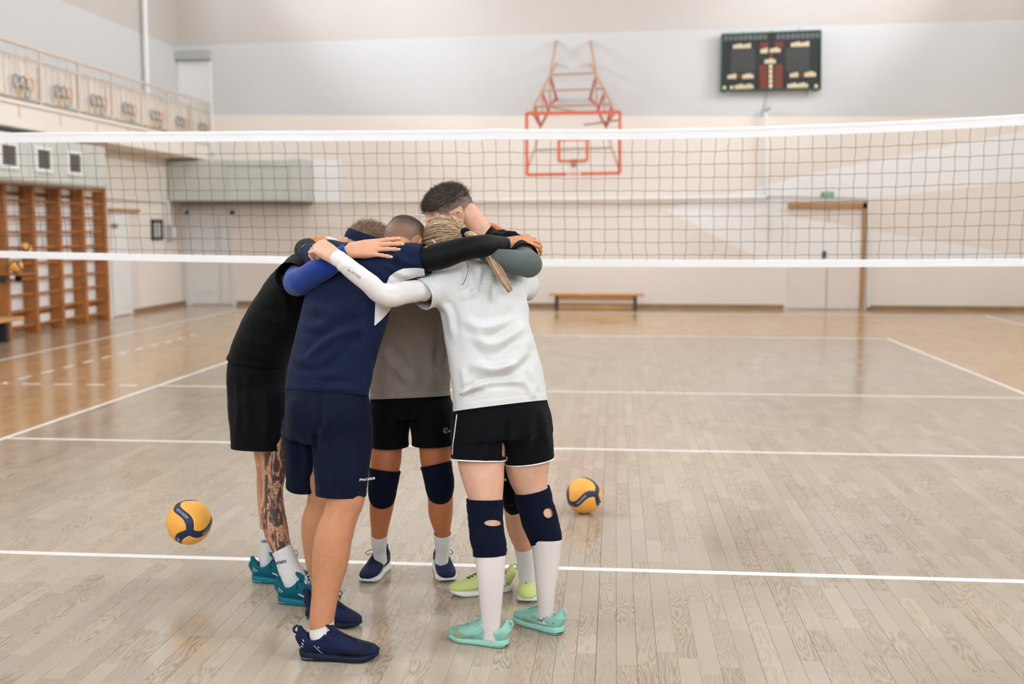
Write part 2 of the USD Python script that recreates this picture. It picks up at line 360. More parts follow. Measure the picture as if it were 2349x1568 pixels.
def wallpoly(px, Y=YB): return [(q[0], q[2]) for q in (P(x, y, Y) for x, y in px)]
def onback(name, px, m, t=.004, parent=wb, off=0., label=None): return part(name, prism(wallpoly(px), YB - off - t, YB - off), m, parent, label=label)
zt = P(1174, 84, YB)[2]
onback('white_band', [(392, 105), (2349, 45), (2420, 44), (2420, 267), (2300, 267), (500, 263), (392, 263)], 'wall_upper_white', label='white painted band across the end wall')
onback('beige_band', [(392, 105), (2349, 45), (2420, 44), (2420, -250), (392, -250)], 'wall_beige', label='beige painted upper band of the end wall')
onback('white_square', [(692, 366), (781, 366), (781, 461), (692, 461)], 'wall_white', label='white painted square beside the grey duct')
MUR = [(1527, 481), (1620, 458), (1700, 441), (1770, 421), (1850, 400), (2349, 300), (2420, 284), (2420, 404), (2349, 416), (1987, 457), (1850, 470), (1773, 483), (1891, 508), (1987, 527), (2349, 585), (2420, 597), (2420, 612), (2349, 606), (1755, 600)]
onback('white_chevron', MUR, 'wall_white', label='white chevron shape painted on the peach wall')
part('white_panel', box((XL, 11.5, 0.02), (XL + .01, 19.45, 2.45)), 'wall_white', wl, label='white painted wall behind the wall bars')
# left wall paint: white above the balcony, beige higher
def onleft(name, pts, m, t=.004, label=None): return part(name, prism([(q[1], q[2]) for q in pts], XL, XL + t, 'x'), m, wl, label=label)
zb_ = PX(392, 105, XL)[2]
onleft('white_band', [(0, YF, 4.), (0, YB, 4.), (0, YB, zb_), (0, YF, zb_)], 'wall_upper_white')
onleft('beige_band', [(0, YF, zb_), (0, YB, zb_), (0, YB, 6.55), (0, YF, 6.55)], 'wall_beige')
struct('baseboard_back', [box((-8.2, YB - .03, 0), (3.5, YB, .09)), box((5.2, YB - .03, 0), (XR, YB, .09))], 'skirting', 'brown skirting along the far end wall', 'baseboard')
struct('baseboard_left', [box((XL, YF, 0), (XL + .03, 19.4, .09)), box((XL, 20.9, 0), (XL + .03, YB, .09))], 'skirting', 'brown skirting along the left wall', 'baseboard')
struct('baseboard_right', box((XR - .03, YF, 0), (XR, YB, .09)), 'skirting', 'brown skirting along the right wall', 'baseboard')
for k, (x, y) in enumerate(LAMPS):
    o = thing('ceiling_lamp', f'long white tube lamp under the ceiling, {("nearest", "second", "third", "farthest")[k % 4]} of the {("left", "right")[k // 4]} row', 'lamp', (x, y, ZC), group='tube lamps under the ceiling')
    part('housing', box((x - .3, y - .85, 8.37), (x + .3, y + .85, ZC), .02), 'white_paint', o)
    for s in (-1, 1): part('side_reflector', bar((x + s * .28, y - .83, 8.37), (x + s * .28, y + .83, 8.37), .02, .1), 'white_paint', o)
# doors
d1 = structx('door_1', 'white panelled double door at the left end of the far wall', 'door')
a, b = P(428, 484, YB), P(541, 700, YB); zt = a[2]
def door_leaf(o, x0, x1, z0, z1, y, m, panels=2):
    part('door_leaf', box((x0, y - .04, z0), (x1, y, z1), .006), m, o)
    w = x1 - x0
    for (q0, q1) in ((.12, .40), (.47, .93))[:panels]:
        part('door_panel', box((x0 + w * .17, y - .052, z0 + (z1 - z0) * q0), (x1 - w * .17, y - .038, z0 + (z1 - z0) * q1), .01), m, o)
xs = [a[0] + .07, a[0] + .72, b[0] - .06]
door_leaf(d1, xs[0], xs[1] - .005, .03, zt - .07, YB, 'door_paint'); door_leaf(d1, xs[1] + .005, xs[2], .03, zt - .07, YB, 'door_paint')
part('door_frame', [box((a[0], YB - .07, 0), (xs[0], YB, zt)), box((xs[2], YB - .07, 0), (b[0] + .02, YB, zt)), box((a[0], YB - .07, zt - .07), (b[0] + .02, YB, zt))], 'door_paint', d1)
d2 = structx('door_2', 'peach double door under the green exit sign', 'door')
a, b = P(1808, 465, YB), P(1979, 705, YB); c = P(1897, 600, YB)[0]
part('door_leaf', box((a[0] + .03, YB - .035, .02), (c - .008, YB - .006, a[2] - .13), .004), 'peach_paint', d2)
part('door_leaf', box((c + .008, YB - .035, .02), (b[0] - .08, YB - .006, a[2] - .13), .004), 'peach_paint', d2)
part('door_gap', box((c - .008, YB - .012, .02), (c + .008, YB - .006, a[2] - .13)), 'duct_dark', d2)
part('door_frame', [box((b[0] - .08, YB - .09, 0), (b[0], YB, a[2])), box((a[0], YB - .09, a[2] - .12), (b[0], YB, a[2]))], 'brown_frame', d2, label='brown door frame')
part('door_handle', box(P(1886, 575, YB) + [0, -.07, 0], P(1894, 592, YB) + [0, -.03, 0], .01), 'dark_metal', d2)
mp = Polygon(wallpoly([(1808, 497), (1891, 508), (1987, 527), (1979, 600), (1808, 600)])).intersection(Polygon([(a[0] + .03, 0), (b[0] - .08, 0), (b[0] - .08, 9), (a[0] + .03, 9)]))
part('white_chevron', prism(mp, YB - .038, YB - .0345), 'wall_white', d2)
d3 = structx('door_3', 'white door in the left wall beyond the wall bars', 'door')
a, b = PX(250, 485, XL), PX(291, 485, XL)
part('door_leaf', box((XL, a[1], .02), (XL + .04, b[1], a[2]), .005), 'white_paint', d3)
part('door_panel', box((XL + .03, a[1] + .12, .15), (XL + .052, b[1] - .12, .85), .01), 'white_paint', d3)
q = PX(263, 518, XL + .05); part('door_sign', box((XL + .04, q[1] - .12, q[2] - .04), (XL + .055, q[1] + .12, q[2] + .04)), 'skirting', d3, label='small brown door plate')
r2 = PX(312, 485, XL); part('door_lintel', box((XL, a[1] - .05, a[2]), (XL + .09, r2[1], a[2] + .06)), 'brown_frame', d3)
part('door_jamb', box((XL, b[1], 0), (XL + .015, r2[1], a[2])), 'peach_paint', d3)
d4 = structx('door_4', 'white balcony door in the corner under a grey lintel', 'door')
a, b = P(402, 122, YB), P(485, 140, YB)
part('door_lintel', box((a[0], YB - .16, b[2] + .02), (b[0], YB, a[2] + .03)), 'box_grey', d4)
part('door_leaf', box((a[0] + .12, YB - .03, 3.3), (b[0] - .02, YB, b[2]), .005), 'white_paint', d4)
part('door_frame', [box((a[0] + .05, YB - .06, 3.3), (a[0] + .17, YB, b[2])), box((b[0] - .05, YB - .05, 3.3), (b[0], YB, b[2]))], 'white_paint', d4)

# ------------------------------------------------------------------ balcony on the left wall
bx0 = -8.7; zfb = 3.12; zft = PX(0, 222, bx0)[2]; zrt = 4.33; yend = 23.45
bal = structx('trim_1', 'peach balcony along the left wall', 'balcony')
part('balcony_slab', box((XL, YF, zfb), (bx0, yend, zft - .06), .01), 'wall_peach', bal)
part('balcony_edge', box((XL, YF, zft - .06), (bx0 + .03, yend, zft), .01), 'wall_peach', bal)
for yy in np.arange(15.7, 23, 1.22): part('slab_joint', box((bx0 - .01, yy, zfb + .14), (bx0 + .006, yy + .05, zft - .06)), 'rail_paint', bal)
rail = thing('balcony_railing', 'tan metal balcony railing with fabric panels and coloured ring emblems', 'railing', (bx0, 15, zft))
part('top_rail', tube([(bx0, 2., zrt), (bx0, yend, zrt)], .025), 'rail_paint', rail, True)
part('lower_rail', tube([(bx0, 2., zrt - .17), (bx0, yend, zrt - .17)], .018), 'rail_paint', rail, True)
part('bottom_rail', tube([(bx0, 2., zft + .06), (bx0, yend, zft + .06)], .018), 'rail_paint', rail, True)
for k in range(-9, 7):
    y = 16.38 + 1.205 * k
    if y < 2.2: continue
    part('post', tube([(bx0, y, zft - .02), (bx0, y, zrt)], .022), 'rail_paint', rail, True)
bl = []
for k in range(-66, 36):
    y = 16.38 + .2 * k
    if y > 2.1: bl.append(tube([(bx0, y, zft + .06), (bx0, y, zrt - .17)], .009, 6))
part('baluster_row', bl, 'rail_paint', rail, kind='stuff')
sheet = []
for k in range(140):
    y0 = 2.2 + k * .152; d = .012 * math.sin(k * 1.7)
    sheet.append(box((bx0 - .045 + d, y0, zft + .08), (bx0 - .04 + d, y0 + .152, zrt - .2 - .05 * (k % 3 == 0))))
part('fabric_screen', sheet, 'rail_fabric', rail)
def torus(c, R, r, axis='x', n=28, s=8):
    a = np.linspace(0, 2 * np.pi, n, endpoint=False)
    p = np.stack([0 * a, np.cos(a), np.sin(a)], 1) if axis == 'x' else (np.stack([np.cos(a), 0 * a, np.sin(a)], 1) if axis == 'y' else np.stack([np.cos(a), np.sin(a), 0 * a], 1))
    return tube(np.asarray(c) + R * p, r, s, loop=True)
for k, px in enumerate((47, 142, 224, 294, 357, 410, 461)):
    y = 15.82 + 1.205 * k
    o = part('ring_emblem', [tube([(bx0 + .03, y - .2, 3.86), (bx0 + .02, y - .12, zrt)], .005, 6), tube([(bx0 + .03, y + .2, 3.86), (bx0 + .02, y + .12, zrt)], .005, 6)], 'rail_paint', rail)
    for (dy, dz, cm) in ((-.2, .06, 'ring_blue'), (0, .06, 'ring_black'), (.2, .06, 'ring_red'), (-.1, -.05, 'ring_yellow'), (.1, -.06, 'ring_green')):
        part('ring', torus((bx0 + .03, y + dy, 3.72 + dz), .09, .012), cm, o, True)

# ------------------------------------------------------------------ ventilation ducts
dl = thing('ventilation_duct', 'long pale grey duct with three white framed vents over the wall bars', 'duct', (-9., 15, 2.33))
part('casing', box((XL, 6., 2.33), (-8.6, 18.25, 3.02), .02), 'duct_grey', dl)
part('lower_flange', box((XL, 6., 2.36), (-8.585, 18.27, 2.42), .005), 'duct_grey', dl)
for y in (15.75, 17.9): part('seam', box((-8.602, y, 2.34), (-8.592, y + .03, 3.02)), 'duct_grey', dl)
for k in range(-2, 3):
    y = 15.19 + .97 * k
    fr = part('vent_frame', [box((-8.6, y - .24, 2.5), (-8.57, y - .19, 2.88)), box((-8.6, y + .19, 2.5), (-8.57, y + .24, 2.88)), box((-8.6, y - .19, 2.5), (-8.57, y + .19, 2.55)), box((-8.6, y - .19, 2.83), (-8.57, y + .19, 2.88))], 'white_paint', dl, label='white vent frame')
    for j in range(7): part('louvre', bar((-8.59, y - .19, 2.57 + .038 * j), (-8.59, y + .19, 2.57 + .038 * j), .022, .006), 'grille', fr)
    part('vent_back', box((-8.602, y - .19, 2.55), (-8.598, y + .19, 2.83)), 'grille', fr)
x0, x1 = P(377, 400, 22.7)[0], P(695, 400, 22.7)[0]; z0, z1 = P(600, 461, 22.7)[2], P(600, 366, 22.7)[2]
db = thing('ventilation_duct', 'grey duct box on the far wall in the left corner', 'duct', ((x0 + x1) / 2, 23.1, z0))
part('casing', box((max(x0, XL + .02), 22.75, z0), (x1 - .25, YB, z1), .02), 'duct_grey', db)
part('end_collar', box((x1 - .3, 22.72, z0 - .01), (x1, YB, z1 + .02), .015), 'duct_grey', db)
for xx in (P(521, 400, 22.7)[0], x1 - .85): part('seam', box((xx, 22.735, z0), (xx + .035, 22.76, z1)), 'duct_grey', db)
part('seam', box((P(521, 400, 22.7)[0], 22.735, z1 - .14), (x1 - .3, 22.76, z1 - .11)), 'duct_grey', db)
part('bottom_plate', box((max(x0, XL + .02) + .1, 22.74, z0 - .05), (x1 - .02, YB, z0), .01), 'duct_dark', db)

# ------------------------------------------------------------------ wall bars
for sec, (y0, n, lab) in enumerate(((16.06, 5, 'varnished wooden wall bars on the left wall beneath the duct'), (11.9, 5, 'nearer set of wooden wall bars running out of the frame'))):
    wbr = thing('wall_bars', lab, 'wall bars', (XL + .1, y0, 0))
    ys = y0 + .83 * np.arange(n)
    for y in ys: part('upright', box((XL + .02, y - .045, 0), (XL + .235, y + .045, 2.42), .006), 'varnished_pine', wbr)
    for k in range(n - 1):
        for j in range(10):
            z = .14 + .243 * j
            part('rung', tube([(XL + .185, ys[k], z), (XL + .185, ys[k + 1], z)], .021, 8), 'varnished_pine', wbr, 40)
    for z in (.3, 2.2): part('wall_batten', box((XL + .012, ys[0], z - .03), (XL + .025, ys[-1], z + .03)), 'pine_dark', wbr)

# ------------------------------------------------------------------ basketball backboard and its bracket
def bp(x, y, Y): return P(x, y, Y)
YBB = 21.9
hoop = thing('basketball_backboard', 'orange framed basketball backboard on a red lattice bracket high on the far wall', 'backboard', bp(1315, 402, YBB))
def outline(pts, w, m, name, lab=None):
    part(name, [bar(pts[i], pts[(i + 1) % len(pts)], w, .05, (0, 1, 0)) for i in range(len(pts))], m, hoop, label=lab)
c4 = [bp(1208, 260, YBB), bp(1422, 257, YBB), bp(1422, 397, YBB), bp(1209, 401, YBB)]
outline(c4, .058, 'orange_metal', 'board_frame')
outline([bp(1282, 320, YBB), bp(1347, 319, YBB), bp(1347, 368, YBB), bp(1282, 370, YBB)], .055, 'orange_metal', 'target_frame')
part('board_sheet', prism([(q[0], q[2]) for q in c4], YBB + .03, YBB + .036), 'clear_sheet', hoop, label='clear board sheet')
rc = bp(1316, 372, YBB - .36)
part('hoop_ring', torus(rc, .225, .01, 'z'), 'tan_metal', hoop, True)
part('hoop_bracket', box(bp(1310, 366, YBB) + [0, -.16, 0], bp(1322, 384, YBB) + [0, .02, 0], .01), 'red_metal', hoop)
netp = []
for k in range(12):
    a0 = 2 * np.pi * k / 12
    for s in (1, -1):
        a1 = a0 + s * np.pi / 6; a2 = a0 + s * np.pi / 3
        netp.append(tube([rc + [.22 * math.cos(a0), .22 * math.sin(a0), 0], rc + [.17 * math.cos(a1), .17 * math.sin(a1), -.13], rc + [.12 * math.cos(a2), .12 * math.sin(a2), -.24], rc + [.13 * math.cos(a1), .13 * math.sin(a1), -.33]], .004, 5))
part('hoop_net', netp, 'net_white', hoop)
tb = lambda a, b, r=.024, m='tan_metal', n='strut': part(n, tube([a, b], r, 8), m, hoop, 40)
YW = YB - .02
for L in (0, 1):
    sx = (lambda x: x) if L == 0 else (lambda x: 2630 - x)
    top = bp(sx(1276), 94, YW); k1 = bp(sx(1262), 172, 22.9); k2 = bp(sx(1243), 210, 22.5); k3 = bp(sx(1226), 240, 22.2); fr = bp(sx(1221), 258, YBB)
    for a_, b_ in ((top, k1), (k1, k2), (k2, k3), (k3, fr)): tb(a_, b_, .028)
    w1 = bp(sx(1277), 228, YW); w2 = bp(sx(1240), 290, 22.9); w3 = bp(sx(1226), 342, 22.6)
    tb(bp(sx(1277), 145, YW), k1, .022)
    for a_, b_ in ((k1, w1), (k2, bp(sx(1259), 254, 22.6)), (k3, w2), (bp(sx(1259), 254, 22.6), w2), (w1, bp(sx(1255), 245, 22.8)), (fr, w2)): tb(a_, b_, .024, 'red_metal')
    for a_, b_ in ((k1, bp(sx(1261), 245, 22.6)), (k2, bp(sx(1244), 262, 22.4)), (w2, w3), (w3, bp(sx(1211), 385, YBB)), (w3, bp(sx(1236), 300, 22.9))): tb(a_, b_, .02)
for y, Y, xx in ((170, 22.9, 1262), (206, 22.5, 1243), (242, 22.2, 1226), (342, 22.6, 1228)): tb(bp(xx, y + 2, Y), bp(2630 - xx, y - 3, Y), .02)
tb(bp(1255, 244, 22.6), bp(1330, 258, 22.), .02); tb(bp(1340, 286, 22.4), bp(1420, 275, YBB), .02)

# ------------------------------------------------------------------ scoreboard
YS = YB - .12
sb = thing('scoreboard', 'black electronic scoreboard high on the far wall', 'scoreboard', P(1768, 208, YB))
q = [(1656, 79), (1883, 70), (1882, 205), (1653, 209)]
part('cabinet', prism(wallpoly(q, YS), YS, YB), 'board_black', sb)
part('rim', [bar(P(*q[i], YS), P(*q[(i + 1) % 4], YS), .025, .05, (0, 1, 0)) for i in range(4)], 'board_edge', sb, label='green edge trim')
def sbx(x, y): # u,v in the 2091x1568 zoom of 1600..2000 x 40..340
    return P(1600 + x / 5.2275, 40 + y / 5.2275, YS)
def sbp(name, x0, y0, x1, y1, m, t=.012, sh=0.):
    k = -14 / 400.; pts = [sbx(x0, y0 + 0), sbx(x1, y0 + (x1 - x0) * k), sbx(x1, y1 + (x1 - x0) * k), sbx(x0, y1)]
    return part(name, prism([(p[0], p[2]) for p in pts], YS - t, YS), m, sb)
for k in range(9): sbp('letter_window', 318 + 59 * k, 222 - 2.1 * k, 318 + 59 * k + 44, 280 - 2.1 * k, 'board_grey')
for k in range(9): sbp('letter_window', 946 + 59 * k, 202 - 2.1 * k, 946 + 59 * k + 44, 262 - 2.1 * k, 'board_grey')
sbp('score_window', 400, 378, 690, 660, 'board_grey', .004); sbp('score_window', 1060, 366, 1345, 650, 'board_grey', .004)
MATS['board_grey2'] = plain('board_grey2', lin(66, 66, 64), .6, .3)
for nme in ('score_window', 'score_window_001'):
    UsdShade.MaterialBindingAPI(stage.GetPrimAtPath(pathof(sb) + '/' + nme)).Bind(MATS['board_grey2'])
for r_ in ((752, 300, 848, 366), (930, 294, 1028, 360), (865, 432, 905, 490), (742, 570, 838, 856), (918, 566, 1018, 852), (478, 680, 524, 738), (1226, 658, 1272, 716)): sbp('red_lamp_field', *r_, 'board_red')
def marks(x0, y0, x1, y1, n):
    for k in range(n):
        w = (x1 - x0) / n; hgt = (y1 - y0) * (.75 + .25 * ((k * 7) % 3) / 2)
        sbp('caption_mark', x0 + k * w, y1 - hgt - (k * w) * .035, x0 + (k + .78) * w, y1 - (k * w) * .035, 'board_cream', .008)
marks(428, 318, 645, 372, 6); marks(1122, 294, 1345, 352, 6); marks(756, 368, 845, 430, 3); marks(868, 362, 1000, 420, 4); marks(806, 496, 942, 552, 4)
marks(362, 678, 470, 736, 3); marks(540, 672, 676, 734, 4); marks(1108, 660, 1212, 718, 3); marks(1284, 648, 1425, 712, 4); marks(450, 800, 676, 858, 7); marks(1080, 788, 1330, 846, 7)
marks(306, 812, 350, 860, 1); marks(392, 812, 436, 858, 1); marks(1405, 792, 1450, 842, 1)
for k in range(5): sbp('caption_mark', 858, 566 + 58 * k, 896, 566 + 58 * k + 46, 'board_cream', .008)
for x, y in ((1705, 74), (1770, 71), (1832, 68), (1670, 214), (1858, 211)): part('wall_bolt', box(P(x, y, YS) - .02, P(x, y, YS) + [.02, .1, .02]), 'steel_grey', sb)
cb = thing('cable', 'thin grey cable hanging below the scoreboard', 'cable', P(1750, 215, YB))
part('wire', tube(catmull([P(1757, 209, YB - .05), P(1759, 226, YB - .03), P(1752, 250, YB - .02), P(1747, 268, YB - .02)], 6), .012, 6), 'steel_grey', cb, True)

# pipes on the far wall
pi_ = thing('heating_pipe', 'white heating pipe run across the far wall to the double door', 'pipe', P(1300, 460, YB))
YP = YB - .08
part('pipe_run', tube([P(722, 462, YP), P(1200, 459, YP), P(1756, 452, YP)], .035, 10), 'white_paint', pi_, True)
part('pipe_run', tube([P(1756, 250, YP), P(1757, 452, YP)], .03, 10), 'white_paint', pi_, True)
part('pipe_run', tube([P(1766, 455, YP), P(1767, 545, YP)], .03, 10), 'white_paint', pi_, True)
part('pipe_run', tube([P(1760, 448, YP), P(1988, 452, YP), P(1994, 460, YP), P(1993, 704, YP)], .032, 10), 'white_paint', pi_, True)
part('valve', [tube([P(1755, 254, YP - .02), P(1767, 247, YP - .1)], .03, 8), box(P(1751, 446, YP) - .03, P(1763, 458, YP) + .03, .01)], 'steel_grey', pi_)
wp = thing('wall_pipe', 'white pipe standing in the upper left corner of the hall', 'pipe', (XL + .08, 22.3, 3.5))
yy = PX(331, 0, XL + .1)[1]; part('pipe_run', tube([(XL + .1, yy, zft), (XL + .1, yy, 6.6)], .05, 10), 'white_paint', wp, True)
wp2 = thing('wall_pipe', 'thin white pipe along the left wall above the white door', 'pipe', (XL + .08, 20, 2.2))
part('pipe_run', tube([PX(243, 452, XL + .06), PX(386, 462, XL + .06)], .025, 8), 'white_paint', wp2, True)
part('pipe_run', tube([PX(386, 462, XL + .06), PX(389, 515, XL + .06)], .025, 8), 'white_paint', wp2, True)
ex = thing('exit_sign', 'green exit sign above the double door', 'sign', P(1895, 455, YB))
part('sign_panel', box(P(1881, 441, YB) + [0, -.16, 0], P(1909, 453, YB) + [0, -.12, 0], .006), 'sign_green', ex)
part('pictogram', [box(P(1888 + k * 6, 444, YB) + [0, -.164, 0], P(1891 + k * 6, 450, YB) + [0, -.15, 0]) for k in range(3)], 'paper', ex)
part('bracket', box(P(1893, 441, YB) + [0, -.14, 0], P(1897, 435, YB)), 'white_paint', ex)
pf = thing('notice_frame', 'black framed notice on the left wall near the corner', 'picture frame', PX(358, 550, XL))
a, b = PX(345, 503, XL), PX(372, 550, XL); zz0, zz1 = b[2], a[2]
part('frame', [box((XL, a[1], zz0), (XL + .03, a[1] + .12, zz1)), box((XL, b[1] - .12, zz0), (XL + .03, b[1], zz1)), box((XL, a[1], zz0), (XL + .03, b[1], zz0 + .06)), box((XL, a[1], zz1 - .06), (XL + .03, b[1], zz1)), box((XL, (a[1] + b[1]) / 2 - .03, zz0), (XL + .025, (a[1] + b[1]) / 2 + .03, zz1))], 'frame_black', pf)
part('sheet', box((XL, a[1] + .1, zz0 + .05), (XL + .015, b[1] - .1, zz1 - .05)), 'paper', pf)
eb = thing('wall_box', 'small grey box on the left wall beside the notice frame', 'electrical box', PX(386, 550, XL))
a, b = PX(380, 515, XL), PX(394, 550, XL)
part('housing', box((XL, a[1], b[2]), (XL + .12, b[1], a[2]), .01), 'box_grey', eb); part('cover', box((XL + .12, a[1] + .05, b[2] + .05), (XL + .13, b[1] - .05, a[2] - .05), .004), 'paper', eb)

# bench by the far wall, and the end of another at the wall bars
bn = thing('gym_bench', 'low wooden gym bench with dark legs against the far wall', 'bench', P(1368, 708, 23.1))
YQ = 22.95; zb0, zb1 = .29, .335; xa, xb = P(1259, 672, YQ)[0], P(1478, 672, YQ)[0]; l0, l1 = P(1277, 690, YQ)[0], P(1457, 690, YQ)[0]
part('seat', box((xa, YQ - .12, zb0), (xb, YQ + .14, zb1), .01), 'bench_wood', bn)
for x in (l0, l1): part('leg', box((x - .035, YQ - .1, 0), (x + .035, YQ + .12, zb0), .006), 'dark_metal', bn)
part('foot_rail', box((l0, YQ - .02, .015), (l1, YQ + .03, .085), .006), 'bench_wood', bn); part('apron', box((l0, YQ - .02, zb0 - .1), (l1, YQ + .03, zb0), .006), 'bench_wood', bn)
bn2 = thing('gym_bench', 'end of a wooden bench standing before the wall bars at the left edge', 'bench', (-8.95, 14.6, 0))
part('seat', box((-9.1, 12.2, .3), (-8.78, 15.75, .35), .01), 'bench_wood', bn2)
for y in (12.6, 15.4): part('leg', box((-9.05, y - .04, 0), (-8.83, y + .04, .3), .006), 'dark_metal', bn2)
bg = thing('sports_bag', 'dark sports bag under the bench at the left edge', 'bag', (-8.93, 15.0, 0))
bgm = trimesh.creation.icosphere(3, 1.); bgm.apply_scale([.2, .26, .14]); bgm.vertices *= 1 + .12 * (meshkit.fbm(bgm.vertices * 9, 3)[:, None] - .5); bgm.vertices[:, 2] = np.maximum(bgm.vertices[:, 2], -.12); bgm.apply_scale(.75); bgm.apply_translation((-8.93, 15.0, .095))
part('bag_body', bgm, 'bag_black', bg, True); part('strap', tube(catmull([(-8.93, 14.9, .17), (-8.88, 14.95, .24), (-8.88, 15.06, .24), (-8.93, 15.12, .16)], 6), .012, 6), 'dark_metal', bg, True)

# ------------------------------------------------------------------ volleyball net
YN = CY0 + 3.0
net = thing('volleyball_net', 'volleyball net with white tapes stretched across the court', 'net', (CX, YN, 0))
def ztop(x): return 2.375 + .0095 * np.maximum(x, -1.) ** 2 * (np.asarray(x) > -1) + .002 * np.abs(x)
def zbot(x): return 1.425 + .0042 * (np.asarray(x) - .2) ** 2 * .5
nx0, nx1 = CX - 4.75, CX + 4.75
xs = np.linspace(nx0, nx1, 120)
def tape(z0f, z1f, t=.006):
    wob = .006 * np.sin(xs * 3.1) + .004 * np.sin(xs * 7.7)
    ring = np.stack([np.stack([xs, YN - t + wob, z0f(xs)], 1), np.stack([xs, YN + t + wob, z0f(xs)], 1), np.stack([xs, YN + t + wob, z1f(xs)], 1), np.stack([xs, YN + wob, z1f(xs) + .004], 1), np.stack([xs, YN - t + wob, z1f(xs)], 1)], 1)
    return ringmesh(ring)
part('top_tape', tape(lambda x: ztop(x) - .072, lambda x: ztop(x) - .018), 'net_white', net, 30)
part('top_hem', tape(lambda x: ztop(x) - .018, lambda x: ztop(x), .009), 'net_white', net, 30)
part('bottom_tape', tape(lambda x: zbot(x) - .05, lambda x: zbot(x)), 'net_white', net, 30)
ncol = int((nx1 - nx0) / .1)
for i in range(ncol + 1):
    x = nx0 + i * .1; t = np.linspace(0, 1, 24); a_, b_ = ztop(x) - .07, zbot(x) - .005
    j = rng.uniform(-1, 1, 4); lean = -.012 * (x - 1.)
    dx = .004 * j[0] * np.sin(t * 7 + j[1] * 3) + .003 * np.sin(t * 31 + 6 * j[2]) + .022 * j[3] * np.clip((t - .9) / .1, 0, 1) * np.sin(np.clip((t - .9) / .1, 0, 1) * 3.0) + .010 * np.clip(.1 - t, 0, 1) * 10 * j[1] + lean * t
    part('cord', tube(np.stack([x + dx, np.full(24, YN), a_ + (b_ - a_) * t], 1), .0016, 5), 'net_cord', net, True)
for k in range(1, 10):
    zz = lambda x: ztop(x) - .07 - (ztop(x) - .07 - zbot(x)) * (k / 9.4)
    part('cord', tube(np.stack([xs, np.full(len(xs), YN), zz(xs) + .003 * np.sin(xs * 31.4 + k) + .002 * np.sin(xs * 5 + 2 * k)], 1), .0017, 5), 'net_cord', net, True)
for s, lab in ((-1, 'left'), (1, 'right')):
    np_ = thing('net_post', f'{lab} steel post holding the volleyball net beyond the sideline', 'post', (CX + s * 5.1, YN, 0))
    part('pole', tube([(CX + s * 5.1, YN, 0), (CX + s * 5.1, YN, 2.55)], .045, 14), 'steel_grey', np_, 40)
    part('base_plate', trimesh.creation.cylinder(.12, .02, 24, transform=trimesh.transformations.translation_matrix((CX + s * 5.1, YN, .01))), 'dark_metal', np_)
    for z in (1.42, 2.4): part('tie_rope', tube([(CX + s * 4.75, YN, z), (CX + s * 5.05, YN, z)], .005, 6), 'net_white', net)

